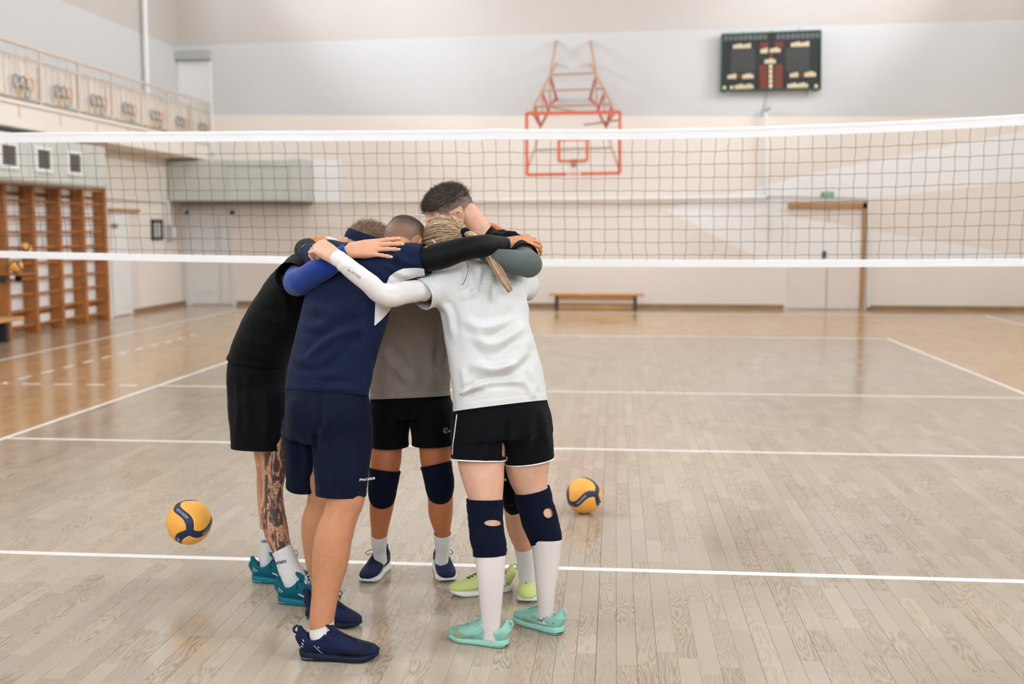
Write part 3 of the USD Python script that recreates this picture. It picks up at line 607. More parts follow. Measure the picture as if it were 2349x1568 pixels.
# ================================================================== people: modelling kit
class Solid:
    """blended solids sampled on a grid, meshed with surface nets"""
    def __init__(s, h, k=.02): s.h, s.k, s.ops = h, k, []
    def add(s, f, lo, hi, k=None, op='u'): s.ops.append((f, np.asarray(lo, float), np.asarray(hi, float), s.k if k is None else k, op)); return s
    def chain(s, pts, rad, k=None, clip=(), hollow=None, op='u'):
        pts = np.asarray(pts, float); rad = np.broadcast_to(rad, len(pts)).astype(float)
        def f(X, Y, Z):
            best = None
            for i in range(max(1, len(pts) - 1)):
                a, b = pts[i], pts[min(i + 1, len(pts) - 1)]; ab = b - a; L = max(ab @ ab, 1e-12)
                x, y, z = X - a[0], Y - a[1], Z - a[2]
                t = np.clip((x * ab[0] + y * ab[1] + z * ab[2]) / L, 0, 1)
                d = np.sqrt((x - t * ab[0]) ** 2 + (y - t * ab[1]) ** 2 + (z - t * ab[2]) ** 2) - (rad[i] + (rad[min(i + 1, len(rad) - 1)] - rad[i]) * t)
                best = d if best is None else np.minimum(best, d)
            return cutends(best, X, Y, Z, clip, hollow)
        m = rad.max(); return s.add(f, pts.min(0) - m, pts.max(0) + m, k, op)
    def ell(s, c, rad, R=None, k=None, op='u'):
        c, rad = np.asarray(c, float), np.asarray(rad, float); R = np.eye(3) if R is None else np.asarray(R, float)
        def f(X, Y, Z):
            w = [X - c[0], Y - c[1], Z - c[2]]
            l = [(w[0] * R[i][0] + w[1] * R[i][1] + w[2] * R[i][2]) for i in range(3)]
            q = np.sqrt(sum((l[i] / rad[i]) ** 2 for i in range(3))); g = np.sqrt(sum((l[i] / rad[i] ** 2) ** 2 for i in range(3))) + 1e-6
            return q * (q - 1) / g
        m = rad.max(); return s.add(f, c - m, c + m, k, op)
    def loft(s, rings, k=None, clip=(), inset=0., tol=.010):
        c = rings[:, :3]; u = rings[:, 3:6]; a = rings[:, 6] - inset; b = rings[:, 7] - inset; n = len(c) - 1; segs = []
        for i in range(n):
            def f(X, Y, Z, i=i):
                ab = c[i + 1] - c[i]; L = max(ab @ ab, 1e-12); ln = math.sqrt(L); ax = ab / ln
                um = unit(u[i] + u[i + 1]); um = unit(um - ax * (um @ ax)); vm = np.cross(ax, um)
                x, y, z = X - c[i][0], Y - c[i][1], Z - c[i][2]
                tr = (x * ab[0] + y * ab[1] + z * ab[2]) / L; t = np.clip(tr, 0, 1)
                w = np.maximum(np.maximum(-tr, 0) * ln - (0 if i == 0 else tol), np.maximum(tr - 1, 0) * ln - (0 if i == n - 1 else tol)); w = np.maximum(w, 0)
                x, y, z = x - t * ab[0], y - t * ab[1], z - t * ab[2]
                A, B = a[i] + (a[i + 1] - a[i]) * t, b[i] + (b[i + 1] - b[i]) * t
                p, q = (x * um[0] + y * um[1] + z * um[2]) / A, (x * vm[0] + y * vm[1] + z * vm[2]) / B
                m2 = p * p + q * q; nn = np.sqrt(m2); g = np.sqrt((p / A) ** 2 + (q / B) ** 2) + 1e-6
                d2 = np.where(nn < 1e-3, -np.minimum(A, B), nn * (nn - 1) / g)
                return np.where(w > 0, np.sqrt(np.maximum(d2, 0) ** 2 + w * w), d2)
            m = max(a[i], a[i + 1], b[i], b[i + 1]); segs.append((f, np.minimum(c[i], c[i + 1]) - m, np.maximum(c[i], c[i + 1]) + m))
        lo = np.min([q[1] for q in segs], 0); hi = np.max([q[2] for q in segs], 0)
        s.ops.append((segs, lo, hi, s.k if k is None else k, 'u')); return s
    def mesh(s, smooth=0):
        h = s.h; pad = 3 * h + .01
        us = [o for o in s.ops if o[4] == 'u']
        lo = np.min([o[1] for o in us], 0) - pad; hi = np.max([o[2] for o in us], 0) + pad
        n = np.ceil((hi - lo) / h).astype(int) + 1
        ax = [(lo[i] + h * np.arange(n[i])).astype(np.float32) for i in range(3)]
        D = np.full(n, .2, np.float32)
        for f, l, r, k, op in s.ops:
            i0 = np.maximum(((l - lo - pad - k) / h).astype(int), 0); i1 = np.minimum(np.ceil((r - lo + pad + k) / h).astype(int) + 1, n)
            if np.any(i1 <= i0): continue
            sl = tuple(slice(i0[j], i1[j]) for j in range(3))
            if isinstance(f, list):
                d = np.full(D[sl].shape, .2, np.float32)
                for ff, l2, r2 in f:
                    j0 = np.maximum(((l2 - lo - .02) / h).astype(int), i0); j1 = np.minimum(np.ceil((r2 - lo + .02) / h).astype(int) + 1, i1)
                    if np.any(j1 <= j0): continue
                    s2 = tuple(slice(j0[j], j1[j]) for j in range(3)); s3 = tuple(slice(j0[j] - i0[j], j1[j] - i0[j]) for j in range(3))
                    d[s3] = np.minimum(d[s3], ff(ax[0][s2[0]][:, None, None], ax[1][s2[1]][None, :, None], ax[2][s2[2]][None, None, :]))
            else: d = f(ax[0][sl[0]][:, None, None], ax[1][sl[1]][None, :, None], ax[2][sl[2]][None, None, :]).astype(np.float32)
            d = np.broadcast_to(d, D[sl].shape)
            if op == 'u':
                hh = np.maximum(k - np.abs(D[sl] - d), 0) / max(k, 1e-6); D[sl] = np.minimum(D[sl], d) - hh * hh * k * .25
            else:
                hh = np.maximum(k - np.abs(D[sl] + d), 0) / max(k, 1e-6); D[sl] = np.maximum(D[sl], -d) + hh * hh * k * .25
        m = surface_nets(D, lo, h)
        if smooth: m = relax(m, smooth)
        return m
def cutends(d, X, Y, Z, clip, hollow):
    """clip: (point, outward normal) planes; hollow: wall thickness, so that an opening reads as cloth with an edge"""
    d0 = d
    for pt, nr in clip:
        pl = (X - pt[0]) * nr[0] + (Y - pt[1]) * nr[1] + (Z - pt[2]) * nr[2]
        d = np.maximum(d, pl)
        if hollow: d = np.maximum(d, -np.maximum(d0 + hollow, -(pl + .03)))
    return d
def surface_nets(D, lo, h):
    s = D < 0; n = np.array(D.shape)
    c8 = [(i, j, k) for i in (0, 1) for j in (0, 1) for k in (0, 1)]
    sl = lambda o: tuple(slice(o[i], n[i] - 1 + o[i]) for i in range(3))
    cnt = sum(s[sl(o)].astype(np.int8) for o in c8); cell = np.argwhere((cnt > 0) & (cnt < 8))
    idx = np.full(n - 1, -1, np.int64); idx[tuple(cell.T)] = np.arange(len(cell))
    dv = np.stack([D[tuple((cell + o).T)] for o in c8], 1)
    acc = np.zeros((len(cell), 3)); num = np.zeros(len(cell))
    for a in range(8):
        for b in range(a + 1, 8):
            oa, ob = np.array(c8[a]), np.array(c8[b])
            if np.abs(oa - ob).sum() != 1: continue
            m = (dv[:, a] < 0) != (dv[:, b] < 0); t = dv[m, a] / (dv[m, a] - dv[m, b])
            acc[m] += oa + (ob - oa) * t[:, None]; num[m] += 1
    v = lo + h * (cell + acc / num[:, None])
    f = []
    for ax in range(3):
        o = [0, 0, 0]; o[ax] = 1
        A, B = s[tuple(slice(0, n[i] - o[i]) for i in range(3))], s[tuple(slice(o[i], n[i]) for i in range(3))]
        e = np.argwhere(A != B); u, w = [(1, 2), (2, 0), (0, 1)][ax]
        e = e[(e[:, u] > 0) & (e[:, w] > 0) & (e[:, u] < n[u] - 1) & (e[:, w] < n[w] - 1)]
        q = []
        for du, dw in ((-1, -1), (0, -1), (0, 0), (-1, 0)):
            g = e.copy(); g[:, u] += du; g[:, w] += dw; q.append(idx[tuple(g.T)])
        q = np.stack(q, 1); flip = ~A[tuple(e.T)]; q[flip] = q[flip][:, ::-1]
        f.append(q)
    f = np.vstack(f); f = np.vstack([f[:, [0, 1, 2]], f[:, [0, 2, 3]]]); m = trimesh.Trimesh(v, f, process=False)
    if m.volume < 0: m = trimesh.Trimesh(v, f[:, ::-1], process=False)
    return m
def adjacency(m):
    e = np.vstack([m.faces[:, [0, 1]], m.faces[:, [1, 2]], m.faces[:, [2, 0]]]); n = len(m.vertices)
    A = sparse.coo_matrix((np.ones(2 * len(e)), (np.r_[e[:, 0], e[:, 1]], np.r_[e[:, 1], e[:, 0]])), (n, n)).tocsr(); A.data[:] = 1
    return sparse.diags(1 / np.maximum(np.asarray(A.sum(1)).ravel(), 1)) @ A
def relax(m, it, lam=.5, mu=-.53):
    A = adjacency(m); v = np.array(m.vertices)
    for _ in range(it):
        v = v + lam * (A @ v - v); v = v + mu * (A @ v - v)
    return trimesh.Trimesh(v, m.faces, process=False)
def normals(m):
    return meshkit.arrays(m, True)[2]
def cutfield(m, f, attrs=None):
    """keeps the part of the mesh where the vertex field f > 0, splitting triangles along f = 0"""
    v, F = np.array(m.vertices), np.array(m.faces); pos = f > 0; c = pos[F].sum(1)
    keep = F[c == 3]; out, nv, cache = [keep], [v], {}
    e = []; 
    part_ = F[(c == 1) | (c == 2)]
    def mid_(a, b):
        k = (min(a, b), max(a, b))
        if k not in cache:
            t = f[a] / (f[a] - f[b]); cache[k] = len(v) + len(e); e.append(v[a] + t * (v[b] - v[a]))
        return cache[k]
    tri = []
    for t in part_:
        p = pos[t]
        if p.sum() == 1:
            i = int(np.argmax(p)); a, b, d = t[i], t[(i + 1) % 3], t[(i + 2) % 3]; tri.append((a, mid_(a, b), mid_(a, d)))
        else:
            i = int(np.argmin(p)); a, b, d = t[i], t[(i + 1) % 3], t[(i + 2) % 3]; x, y = mid_(a, b), mid_(a, d); tri += [(x, b, d), (x, d, y)]
    if tri: out.append(np.array(tri))
    m2 = trimesh.Trimesh(np.vstack([v] + ([np.array(e)] if e else [])), np.vstack(out), process=False); m2.remove_unreferenced_vertices(); return m2
def polyfield(px, poly):
    """signed distance in pixels to a polygon, positive inside"""
    P2 = np.asarray(poly, float); Q = np.roll(P2, -1, 0); d = np.full(len(px), 1e9); ins = np.zeros(len(px), bool)
    for a, b in zip(P2, Q):
        ab = b - a; t = np.clip(((px - a) @ ab) / (ab @ ab), 0, 1); d = np.minimum(d, np.linalg.norm(px - a - t[:, None] * ab, axis=1))
        c = ((a[1] > px[:, 1]) != (b[1] > px[:, 1])); ins ^= c & (px[:, 0] < (b[0] - a[0]) * (px[:, 1] - a[1]) / (b[1] - a[1] + 1e-12) + a[0])
    return np.where(ins, d, -d)
def facing(m): return np.einsum('ij,ij->i', normals(m), EYE - m.vertices) > 0
def hemcut(m, pt, nr, rad=9., thick=.0035, band=.035, roll=.0014, wband=.022):
    """opens a garment along a plane: clean edge with a real cloth thickness and a stitched band"""
    pt, nr = np.asarray(pt, float), unit(nr); d = -((m.vertices - pt) @ nr); near = np.linalg.norm(m.vertices - pt, axis=1) < rad
    m = cutfield(m, np.where(near, d, 1.)); v = np.array(m.vertices); F = np.array(m.faces); n = normals(m)
    d = np.where(np.linalg.norm(v - pt, axis=1) < rad, -((v - pt) @ nr), 9.)
    v = v + n * (np.where(d < wband, roll, 0) - .0016 * np.exp(-((d - wband) / .0028) ** 2))[:, None]
    inn = (d < band)[F].all(1); Fi = F[inn]; e = np.vstack([F[:, [0, 1]], F[:, [1, 2]], F[:, [2, 0]]]); key = np.sort(e, 1); u, idx, cnt = np.unique(key[:, 0] * (len(v) + 1) + key[:, 1], return_index=True, return_counts=True)
    be = e[idx[cnt == 1]]; be = be[(d[be] < 1e-5).all(1)]; N0 = len(v)
    st = np.vstack([np.stack([be[:, 1], be[:, 0], be[:, 0] + N0], 1), np.stack([be[:, 1], be[:, 0] + N0, be[:, 1] + N0], 1)])
    o = trimesh.Trimesh(np.vstack([v, v - n * thick]), np.vstack([F, Fi[:, ::-1] + N0, st]), process=False); o.remove_unreferenced_vertices(); return o
def patch(m, poly, lift=.0012, thick=.0):
    """the front of a garment inside a pixel outline, lifted off as an applied panel"""
    f = polyfield(project(m.vertices), poly); nm = normals(m); f = np.where(np.einsum('ij,ij->i', nm, EYE - m.vertices) > -.02, f, -5.)
    mm = trimesh.Trimesh(m.vertices + nm * lift, m.faces, process=False); return cutfield(mm, f)
def folds(m, fl, both=False):
    """cloth folds: (pixel polyline, half width in px, height in m) raise a ridge with hollows beside it"""
    px = project(m.vertices); nm = normals(m); face = np.ones(len(px), bool) if both else np.einsum('ij,ij->i', nm, EYE - m.vertices) > 0
    off = np.zeros(len(px))
    for pts, w, amp in fl:
        c = catmull(pts, 6) if len(pts) > 2 else np.asarray(pts, float); best = np.full(len(px), 1e9); along = np.zeros(len(px))
        for i in range(len(c) - 1):
            ab = c[i + 1] - c[i]; t = np.clip(((px - c[i]) @ ab) / (ab @ ab + 1e-9), 0, 1); d = np.linalg.norm(px - c[i] - t[:, None] * ab, axis=1)
            b = d < best; best[b] = d[b]; along[b] = (i + t[b]) / (len(c) - 1)
        taper = np.clip(np.sin(np.pi * np.clip(along, .02, .98)) * 1.6, 0, 1)
        off += taper * amp * 1.5 * (np.exp(-(best / w) ** 2) - .45 * np.exp(-((best - 2. * w) / (.9 * w)) ** 2))
    v = m.vertices + nm * np.where(face, off, 0)[:, None]
    return trimesh.Trimesh(v, m.faces, process=False)
def crumple(m, amp, sc, seed=0, stretch=(1, 1, 1)):
    n = normals(m); d = meshkit.fbm(np.asarray(m.vertices) * sc * np.asarray(stretch) + 50, 3, seed) - .5
    return trimesh.Trimesh(m.vertices + n * (2 * amp * d)[:, None], m.faces, process=False)
class Surf:
    """front surface of meshes as seen through a pixel"""
    def __init__(s, ms):
        ms = ms if isinstance(ms, list) else [ms]; v = np.vstack([m.vertices for m in ms]); n = np.vstack([normals(m) for m in ms])
        fc = np.einsum('ij,ij->i', n, EYE - v) > 0; v, n = v[fc], n[fc]; s.d = (v - EYE) @ FWD; s.n = n; s.t = cKDTree(project(v))
    def __call__(s, x, y):
        dd, ii = s.t.query((x, y), 12); d = s.d[ii]; ok = d < d.min() + .03; w = 1 / (dd[ok] + .3) ** 2
        r = ray(x, y); return EYE + r * ((d[ok] * w).sum() / w.sum() / (r @ FWD)), unit((s.n[ii][ok] * w[:, None]).sum(0))
    def Y(s, x, y): return s(x, y)[0][1]
def decal(mesh2d, surf, a, b, scale=None, lift=.0012):
    """2D lettering (metres, reading along +x) laid on the surface from pixel a towards pixel b"""
    a, b = np.asarray(a, float), np.asarray(b, float); w = mesh2d.bounds[1][0]; e = (b - a) / w; pr = np.array([e[1], -e[0]])
    out = []; cache = {}
    for x, y, z in mesh2d.vertices:
        k = (round(x, 5), round(y, 5))
        if k not in cache: q = a + e * x + pr * y; cache[k] = surf(*q)
        p, n = cache[k]; out.append(p + n * (lift + z))
    return trimesh.Trimesh(np.array(out), mesh2d.faces, process=False)
def shapes2d(polys, depth=.0006):
    return trimesh.util.concatenate([trimesh.creation.extrude_polygon(Polygon(p), depth, engine='earcut') for p in polys])

def stn(rows, rho=.62, n=4):
    """silhouette rows (xl, yl, xr, yr, Y, turn degrees, depth ratio) -> loft rings"""
    out = []
    for r_ in rows:
        xl, yl, xr, yr, Y = r_[:5]; th = math.radians(r_[5] if len(r_) > 5 else 0); ro = r_[6] if len(r_) > 6 else rho
        a_, b_ = P(xl, yl, Y), P(xr, yr, Y); w = np.linalg.norm(b_ - a_) / 2; e = unit(b_ - a_); u = unit(e * math.cos(th) + np.array([0, 1., 0]) * math.sin(th))
        A = w / math.sqrt(math.cos(th) ** 2 + (ro * math.sin(th)) ** 2); out.append([*((a_ + b_) / 2), *u, A, A * ro])
    return catmull(out, n)
def limb(rows, n=5):
    """silhouette rows -> (centres, radii)"""
    o = []
    for xl, yl, xr, yr, Y in rows:
        a_, b_ = P(xl, yl, Y), P(xr, yr, Y); o.append([*((a_ + b_) / 2), np.linalg.norm(b_ - a_) / 2])
    o = catmull(o, n); return o[:, :3], o[:, 3]
def cuff(rows, n=6, sides=40, grow=0., rib=0., nrib=26, wr=0., wsc=30., seed=0, lip=.005, ends=(1, 1), bands=(), flat=None):
    """a knitted tube round a limb: real thickness at its ends"""
    c, r = limb(rows, n); r = r + grow; t, u, v = frames(c); a = np.linspace(0, 2 * np.pi, sides, endpoint=False)
    rr = r[:, None] + rib * np.cos(nrib * a)[None]
    for i0, w_, amp in bands: rr = rr + amp * np.exp(-((np.arange(len(r)) / (len(r) - 1) - i0) / w_) ** 2)[:, None]
    rings = c[:, None] + rr[..., None] * (np.cos(a)[None, :, None] * u[:, None] + np.sin(a)[None, :, None] * v[:, None])
    if flat:     # an ankle is narrower across than front to back: (across direction, factor at the lower end, start)
        dr = unit(flat[0]); s_ = np.clip((np.linspace(0, 1, len(c)) - flat[2]) / (1 - flat[2]), 0, 1); rings = rings - ((rings - c[:, None]) @ dr)[..., None] * dr * ((1 - flat[1]) * s_)[:, None, None]
    if wr:
        d = meshkit.fbm(rings * wsc, 3, seed) - .5; rad = rings - c[:, None]; rings = rings + 2 * wr * d[..., None] * rad / np.linalg.norm(rad, axis=2, keepdims=True)
    def inner(k, s):
        o = []; rad = rings[k] - c[k]; un = rad / np.linalg.norm(rad, axis=1, keepdims=True)
        o.append(rings[k] + t[k] * s * .0015 - un * lip * .35); o.append(rings[k] - un * lip); o.append(rings[k] - t[k] * s * .02 - un * (lip + .001)); return o
    st = inner(0, -1)[::-1] if ends[0] else []; en = inner(-1, 1) if ends[1] else []
    m = ringmesh(np.array(st + list(rings) + en), closed_ends=not (ends[0] and ends[1]))
    if m.volume < 0: m.invert()
    return m
def frame_of(fwd, up):
    f = unit(fwd); r_ = unit(np.cross(f, up)); return np.array([r_, f, np.cross(r_, f)])     # rows: right, forward, up
def place(m, R, o, s=1.): return trimesh.Trimesh((np.asarray(m.vertices) * s) @ R + o, m.faces, process=False)

def head_mesh(R, o, s=1., ears=True, female=False):
    """local x right, y forward, z up; origin at the level of the eyes, mid skull"""
    S = Solid(.0034, .02)
    S.ell((0, -.014, .040), (.077, .099, .083), k=.02).ell((0, -.03, .01), (.068, .075, .075), k=.03)
    S.chain([(0, .035, -.005), (0, .052, -.05)], [.060, .046], k=.03)
    for x in (-1, 1):
        S.chain([(x * .052, .0, -.035), (x * .036, .036, -.086), (0, .068, -.103)], [.018, .018, .02], k=.03)
        S.ell((x * .038, .058, -.022), (.026, .024, .02), k=.025); S.chain([(x * .012, .088, .024), (x * .045, .07, .024)], [.010, .009], k=.016)
        S.ell((x * .031, .080, .004), (.014, .010, .009), k=.006); S.ell((x * .010, .100, -.034), (.008, .010, .007), k=.006)
        S.chain([(0, .098, -.058), (x * .022, .085, -.062)], [.0075, .004], k=.006); S.chain([(0, .096, -.070), (x * .02, .084, -.066)], [.0085, .004], k=.006)
    S.ell((0, .078, -.100), (.02, .018, .016), k=.02)
    S.chain([(0, .090, .018), (0, .100, -.012), (0, .112, -.030)], [.008, .009, .0115], k=.010)
    if ears:
        for x in (-1, 1):
            e = lambda y, z, d=0.: (x * (.074 + d + .25 * max(0, -y - .002)), y, z)
            S.ell(e(-.012, -.006, -.004), (.007, .016, .026), k=.006)
            S.chain([e(.000, .002, .005), e(.001, .014, .008), e(-.008, .023, .011), e(-.020, .020, .013), e(-.027, .006, .013), e(-.026, -.010, .012), e(-.014, -.030, .007), e(-.004, -.036, .004)], [.0045, .0045, .0048, .005, .005, .005, .006, .006], k=.004)
            S.ell(e(-.010, -.004, .010), (.008, .008, .014), k=.004, op='s')
    return place(S.mesh(), R, o, s)
def hand_mesh(R, o, right=True, curl=(10, 10, 10), spread=(6, 1, -4, -10), thumb=(35, 10), s=1., per=None):
    """local x fingers, y thumb side (right hand), z back of the hand; origin at the wrist. Returns mesh, fingertip frames"""
    S = Solid(.0027, .008); my = 1 if right else -1
    kn = [(.090, .028, .004), (.095, .008, .007), (.090, -.012, .005), (.081, -.031, .001)]
    ln = [(.043, .026, .022), (.048, .030, .023), (.044, .028, .022), (.034, .021, .019)]; rd = [.0090, .0093, .0088, .0078]; tips = []
    S.ell((.012, 0, 0), (.034, .0255, .0175), k=.012)
    for (x, y, z), r_ in zip(kn, rd): S.chain([(-.012, y * .55 * my, 0), (.045, y * .85 * my, .003), (x, y * my, z - .002)], [.0185, .015, .0112], k=.013)
    S.ell((.05, -.004 * my, -.008), (.045, .034, .012), k=.012)
    for i in range(4):
        p = np.array([kn[i][0], kn[i][1] * my, kn[i][2] - .002]); sp = math.radians(spread[i]) * my; cl = per[i] if per else curl; ang = 0; pts = [p]
        for L, a in zip(ln[i], cl):
            ang += math.radians(a); d = np.array([math.cos(ang) * math.cos(sp), math.cos(ang) * math.sin(sp), -math.sin(ang)]); p = p + L * d; pts.append(p)
        S.chain(pts, [rd[i] + .0012, rd[i], rd[i] - .0008, rd[i] - .0026], k=.0035)
        for q in (1, 2): S.ell(pts[q], np.full(3, rd[i] + .0004), k=.004)
        up = np.array([math.sin(ang) * math.cos(sp), math.sin(ang) * math.sin(sp), math.cos(ang)]); tips.append((pts[3] - d * .004 + up * (rd[i] - .0030), d, up, rd[i]))
    a, b = math.radians(thumb[0]), math.radians(thumb[1]); d = np.array([math.cos(a) * math.cos(b), math.sin(a) * my * math.cos(b), -math.sin(b)])
    p0 = np.array([.018, .022 * my, -.006]); p1 = p0 + d * .044; d2 = unit(d + np.array([.35, -.12 * my, 0])); p2 = p1 + d2 * .034; d3 = unit(d2 + np.array([.25, -.05 * my, 0])); p3 = p2 + d3 * .027
    S.chain([p0, p1, p2, p3], [.0165, .0135, .0105, .0085], k=.008)
    S.ell((p0 + p1) / 2 + np.array([.0, -.006 * my, -.002]), (.026, .016, .014), k=.012)
    m = place(S.mesh(1), R, o, s)
    tips.append((p3 - d3 * .002 + np.array([0, 0, .0062]), d3, np.array([0, 0, 1.]), .0098))
    nails = []
    for c, d, up, r_ in tips:
        e = trimesh.creation.icosphere(2, 1.); si = np.cross(up, d); e.vertices = c + e.vertices[:, [0]] * d * .0058 + e.vertices[:, [1]] * si * .0050 + e.vertices[:, [2]] * up * .0012; nails.append(place(e, R, o, s))
    return m, nails
def hand_at(wrist, toward, back, **kw):
    x = unit(np.asarray(toward) - wrist); z = np.asarray(back, float); z = unit(z - x * (z @ x)); return hand_mesh(np.array([x, np.cross(z, x), z]), np.asarray(wrist), **kw)

def curves(name, lines, width, m, parent, label=None, tip=.35):
    pp = pathof(parent); path = pp + '/' + numbered(pp, name); b = base_of(pp)
    g = UsdGeom.BasisCurves.Define(stage, path); g.CreateTypeAttr('linear')
    pts = np.vstack(lines) - b; g.CreatePointsAttr(Vt.Vec3fArray.FromNumpy(pts.astype(np.float32)))
    cn = np.array([len(l) for l in lines], np.int32); g.CreateCurveVertexCountsAttr(Vt.IntArray.FromNumpy(cn))
    w = np.concatenate([width * (1 - (1 - tip) * np.linspace(0, 1, k) ** 2) for k in cn]).astype(np.float32)
    g.CreateWidthsAttr(Vt.FloatArray.FromNumpy(w)); g.SetWidthsInterpolation('vertex')
    UsdShade.MaterialBindingAPI.Apply(g.GetPrim()).Bind(MATS[m]); meta(g.GetPrim(), label=label, kind='stuff'); return g.GetPrim()
def hair(name, lines, width, key, parent, label=None, tip=.35, seed=1):
    k = np.random.default_rng(seed).integers(0, 3, len(lines))
    for i in range(3): curves(name, [l for l, q in zip(lines, k) if q == i], width, f'{key}_{i}', parent, label, tip)
def scatter(m, field, n, seed):
    """random points and normals on the faces of m, weighted by a vertex field in 0..1"""
    r = np.random.default_rng(seed); F = m.faces; fw = field[F].mean(1) * m.area_faces; fi = r.choice(len(F), n, p=fw / fw.sum())
    u, v = r.random(n), r.random(n); fl = u + v > 1; u[fl], v[fl] = 1 - u[fl], 1 - v[fl]; t = m.vertices[F[fi]]
    nm = normals(m); return t[:, 0] + u[:, None] * (t[:, 1] - t[:, 0]) + v[:, None] * (t[:, 2] - t[:, 0]), nm[F[fi, 0]]
def strands(m, field, n, length, comb, seed, steps=4, jitter=.25, lay=.6):
    r = np.random.default_rng(seed + 1); p, nn = scatter(m, field, n, seed); out = []
    comb = np.asarray(comb, float)
    for q, k in zip(p, nn):
        d = k * (1 - lay) + (comb - k * (comb @ k)) * lay + r.normal(0, jitter, 3); d = unit(d); L = length * r.uniform(.7, 1.15)
        t = np.linspace(0, 1, steps)[:, None]; out.append(q - k * .001 + d * L * t + (comb - k * (comb @ k)) * L * .3 * t ** 2)
    return out

# ------------------------------------------------------------------ shoes
def shoe_parts(L=.29, wid=1.04):
    S = Solid(.0036, .012); k = L / .29
    prof = [(.003, .017, .086), (.018, .031, .100), (.055, .0365, .104), (.095, .038, .114), (.122, .0405, .110), (.155, .0445, .092), (.19, .0475, .076), (.228, .0475, .064), (.258, .0415, .057), (.274, .034, .051), (.284, .024, .045), (.289, .012, .038)]
    pr = catmull([(x, w * wid, t) for x, w, t in prof], 4)
    rings = np.array([[x, 0, (t + .014) / 2, 0, 1, 0, w * .97, (t - .014) / 2] for x, w, t in pr]); S.loft(rings, tol=0.)
    S.chain([(.012, 0, .08), (.004, 0, .112)], [.016, .0105], k=.02)
    S.ell((.058, 0, .152), (.049, .08, .078), k=.010, op='s')
    S.chain([(.054, 0, .05), (.058, 0, .15)], [.024, .031], k=.006, op='s')
    S.ell((.113, 0, .122), (.034, .023, .007), R=[(.80, 0, -.60), (0, 1, 0), (.60, 0, .80)], k=.006)
    up = S.mesh(1); up.vertices *= k
    xs_ = np.concatenate([np.linspace(0, 1, 26), np.linspace(1, 0, 26)[1:-1]]); side = np.r_[np.ones(26), -np.ones(24)]
    def wx(u):
        x = u * .291; tab = np.array([(0, 0.), (.006, .021), (.03, .035), (.08, .037), (.12, .0375), (.16, .043), (.205, .0495), (.24, .048), (.268, .037), (.284, .022), (.291, 0.)]); return np.interp(x, tab[:, 0], tab[:, 1])
    w = np.array([wx(u) for u in xs_]) * wid; x = xs_ * .293 - .001; a_ = .15
    spring = .014 * np.clip((x - .21) / .08, 0, 1) ** 2 + .004 * np.clip((.03 - x) / .03, 0, 1) ** 2
    top = np.interp(x, [0, .06, .12, .2, .29], [.036, .031, .025, .022, .030])
    cxs = .145
    def lay(z, grow): 
        dx = np.where(x < .03, -grow, np.where(x > .265, grow, 0.)); return np.stack([x + dx * .8, (w + grow) * side * (w > 0) , z], 1)
    rings = np.array([lay(spring, -.005), lay(spring + .003, .0), lay(spring + (top - spring) * .35, .0025), lay(spring + (top - spring) * .42, .0005), lay(spring + (top - spring) * .5, .002), lay(top - .003, .0012), lay(top + .001, -.005)])
    sole = ringmesh(rings); 
    if sole.volume < 0: sole.invert()
    sole.vertices *= k
    def topz(xx): return np.interp(xx, [q[0] for q in pr], [q[2] for q in pr])
    def halfw(xx, z):
        t = topz(xx); c, b = (t + .014) / 2, (t - .014) / 2; return np.interp(xx, [q[0] for q in pr], [q[1] for q in pr]) * math.sqrt(max(0., 1 - ((z - c) / b) ** 2))
    def onside(pts, sd, out=.0015): return np.array([(xx, sd * (halfw(xx, z) + out), z) for xx, z in catmull(pts, 5)]) * k
    laces = []
    for i in range(6):
        xx = .128 + .0145 * i; a = np.linspace(-1, 1, 9); t = topz(xx) ; ww = .017
        laces.append(tube(np.array([(xx + .006 * y_, y_ * ww, t + .003 - .012 * y_ ** 2) for y_ in a]) * k, .0021 * k, 6)); laces.append(tube(np.array([(xx - .006 * y_ + .006, y_ * ww, t + .0035 - .012 * y_ ** 2) for y_ in a]) * k, .0021 * k, 6))
    b0 = np.array([.128, 0, topz(.128) + .006])
    bows = [tube(catmull([b0, b0 + (.012, sd * .022, .016), b0 + (.03, sd * .045, .006), b0 + (.022, sd * .04, -.010), b0 + (.006, sd * .015, -.002), b0], 6) * k, .0018 * k, 6) for sd in (-1, 1)]
    loop_ = tube(catmull([(.008, 0, .110), (-.008, 0, .120), (-.020, 0, .110), (-.018, 0, .097), (-.004, 0, .094)], 6) * k, .0045 * k, 8)
    return dict(upper=up, sole=sole, lace=laces, bow=bows, loop=loop_, onside=onside, k=k, rings=rings * k, topz=topz)
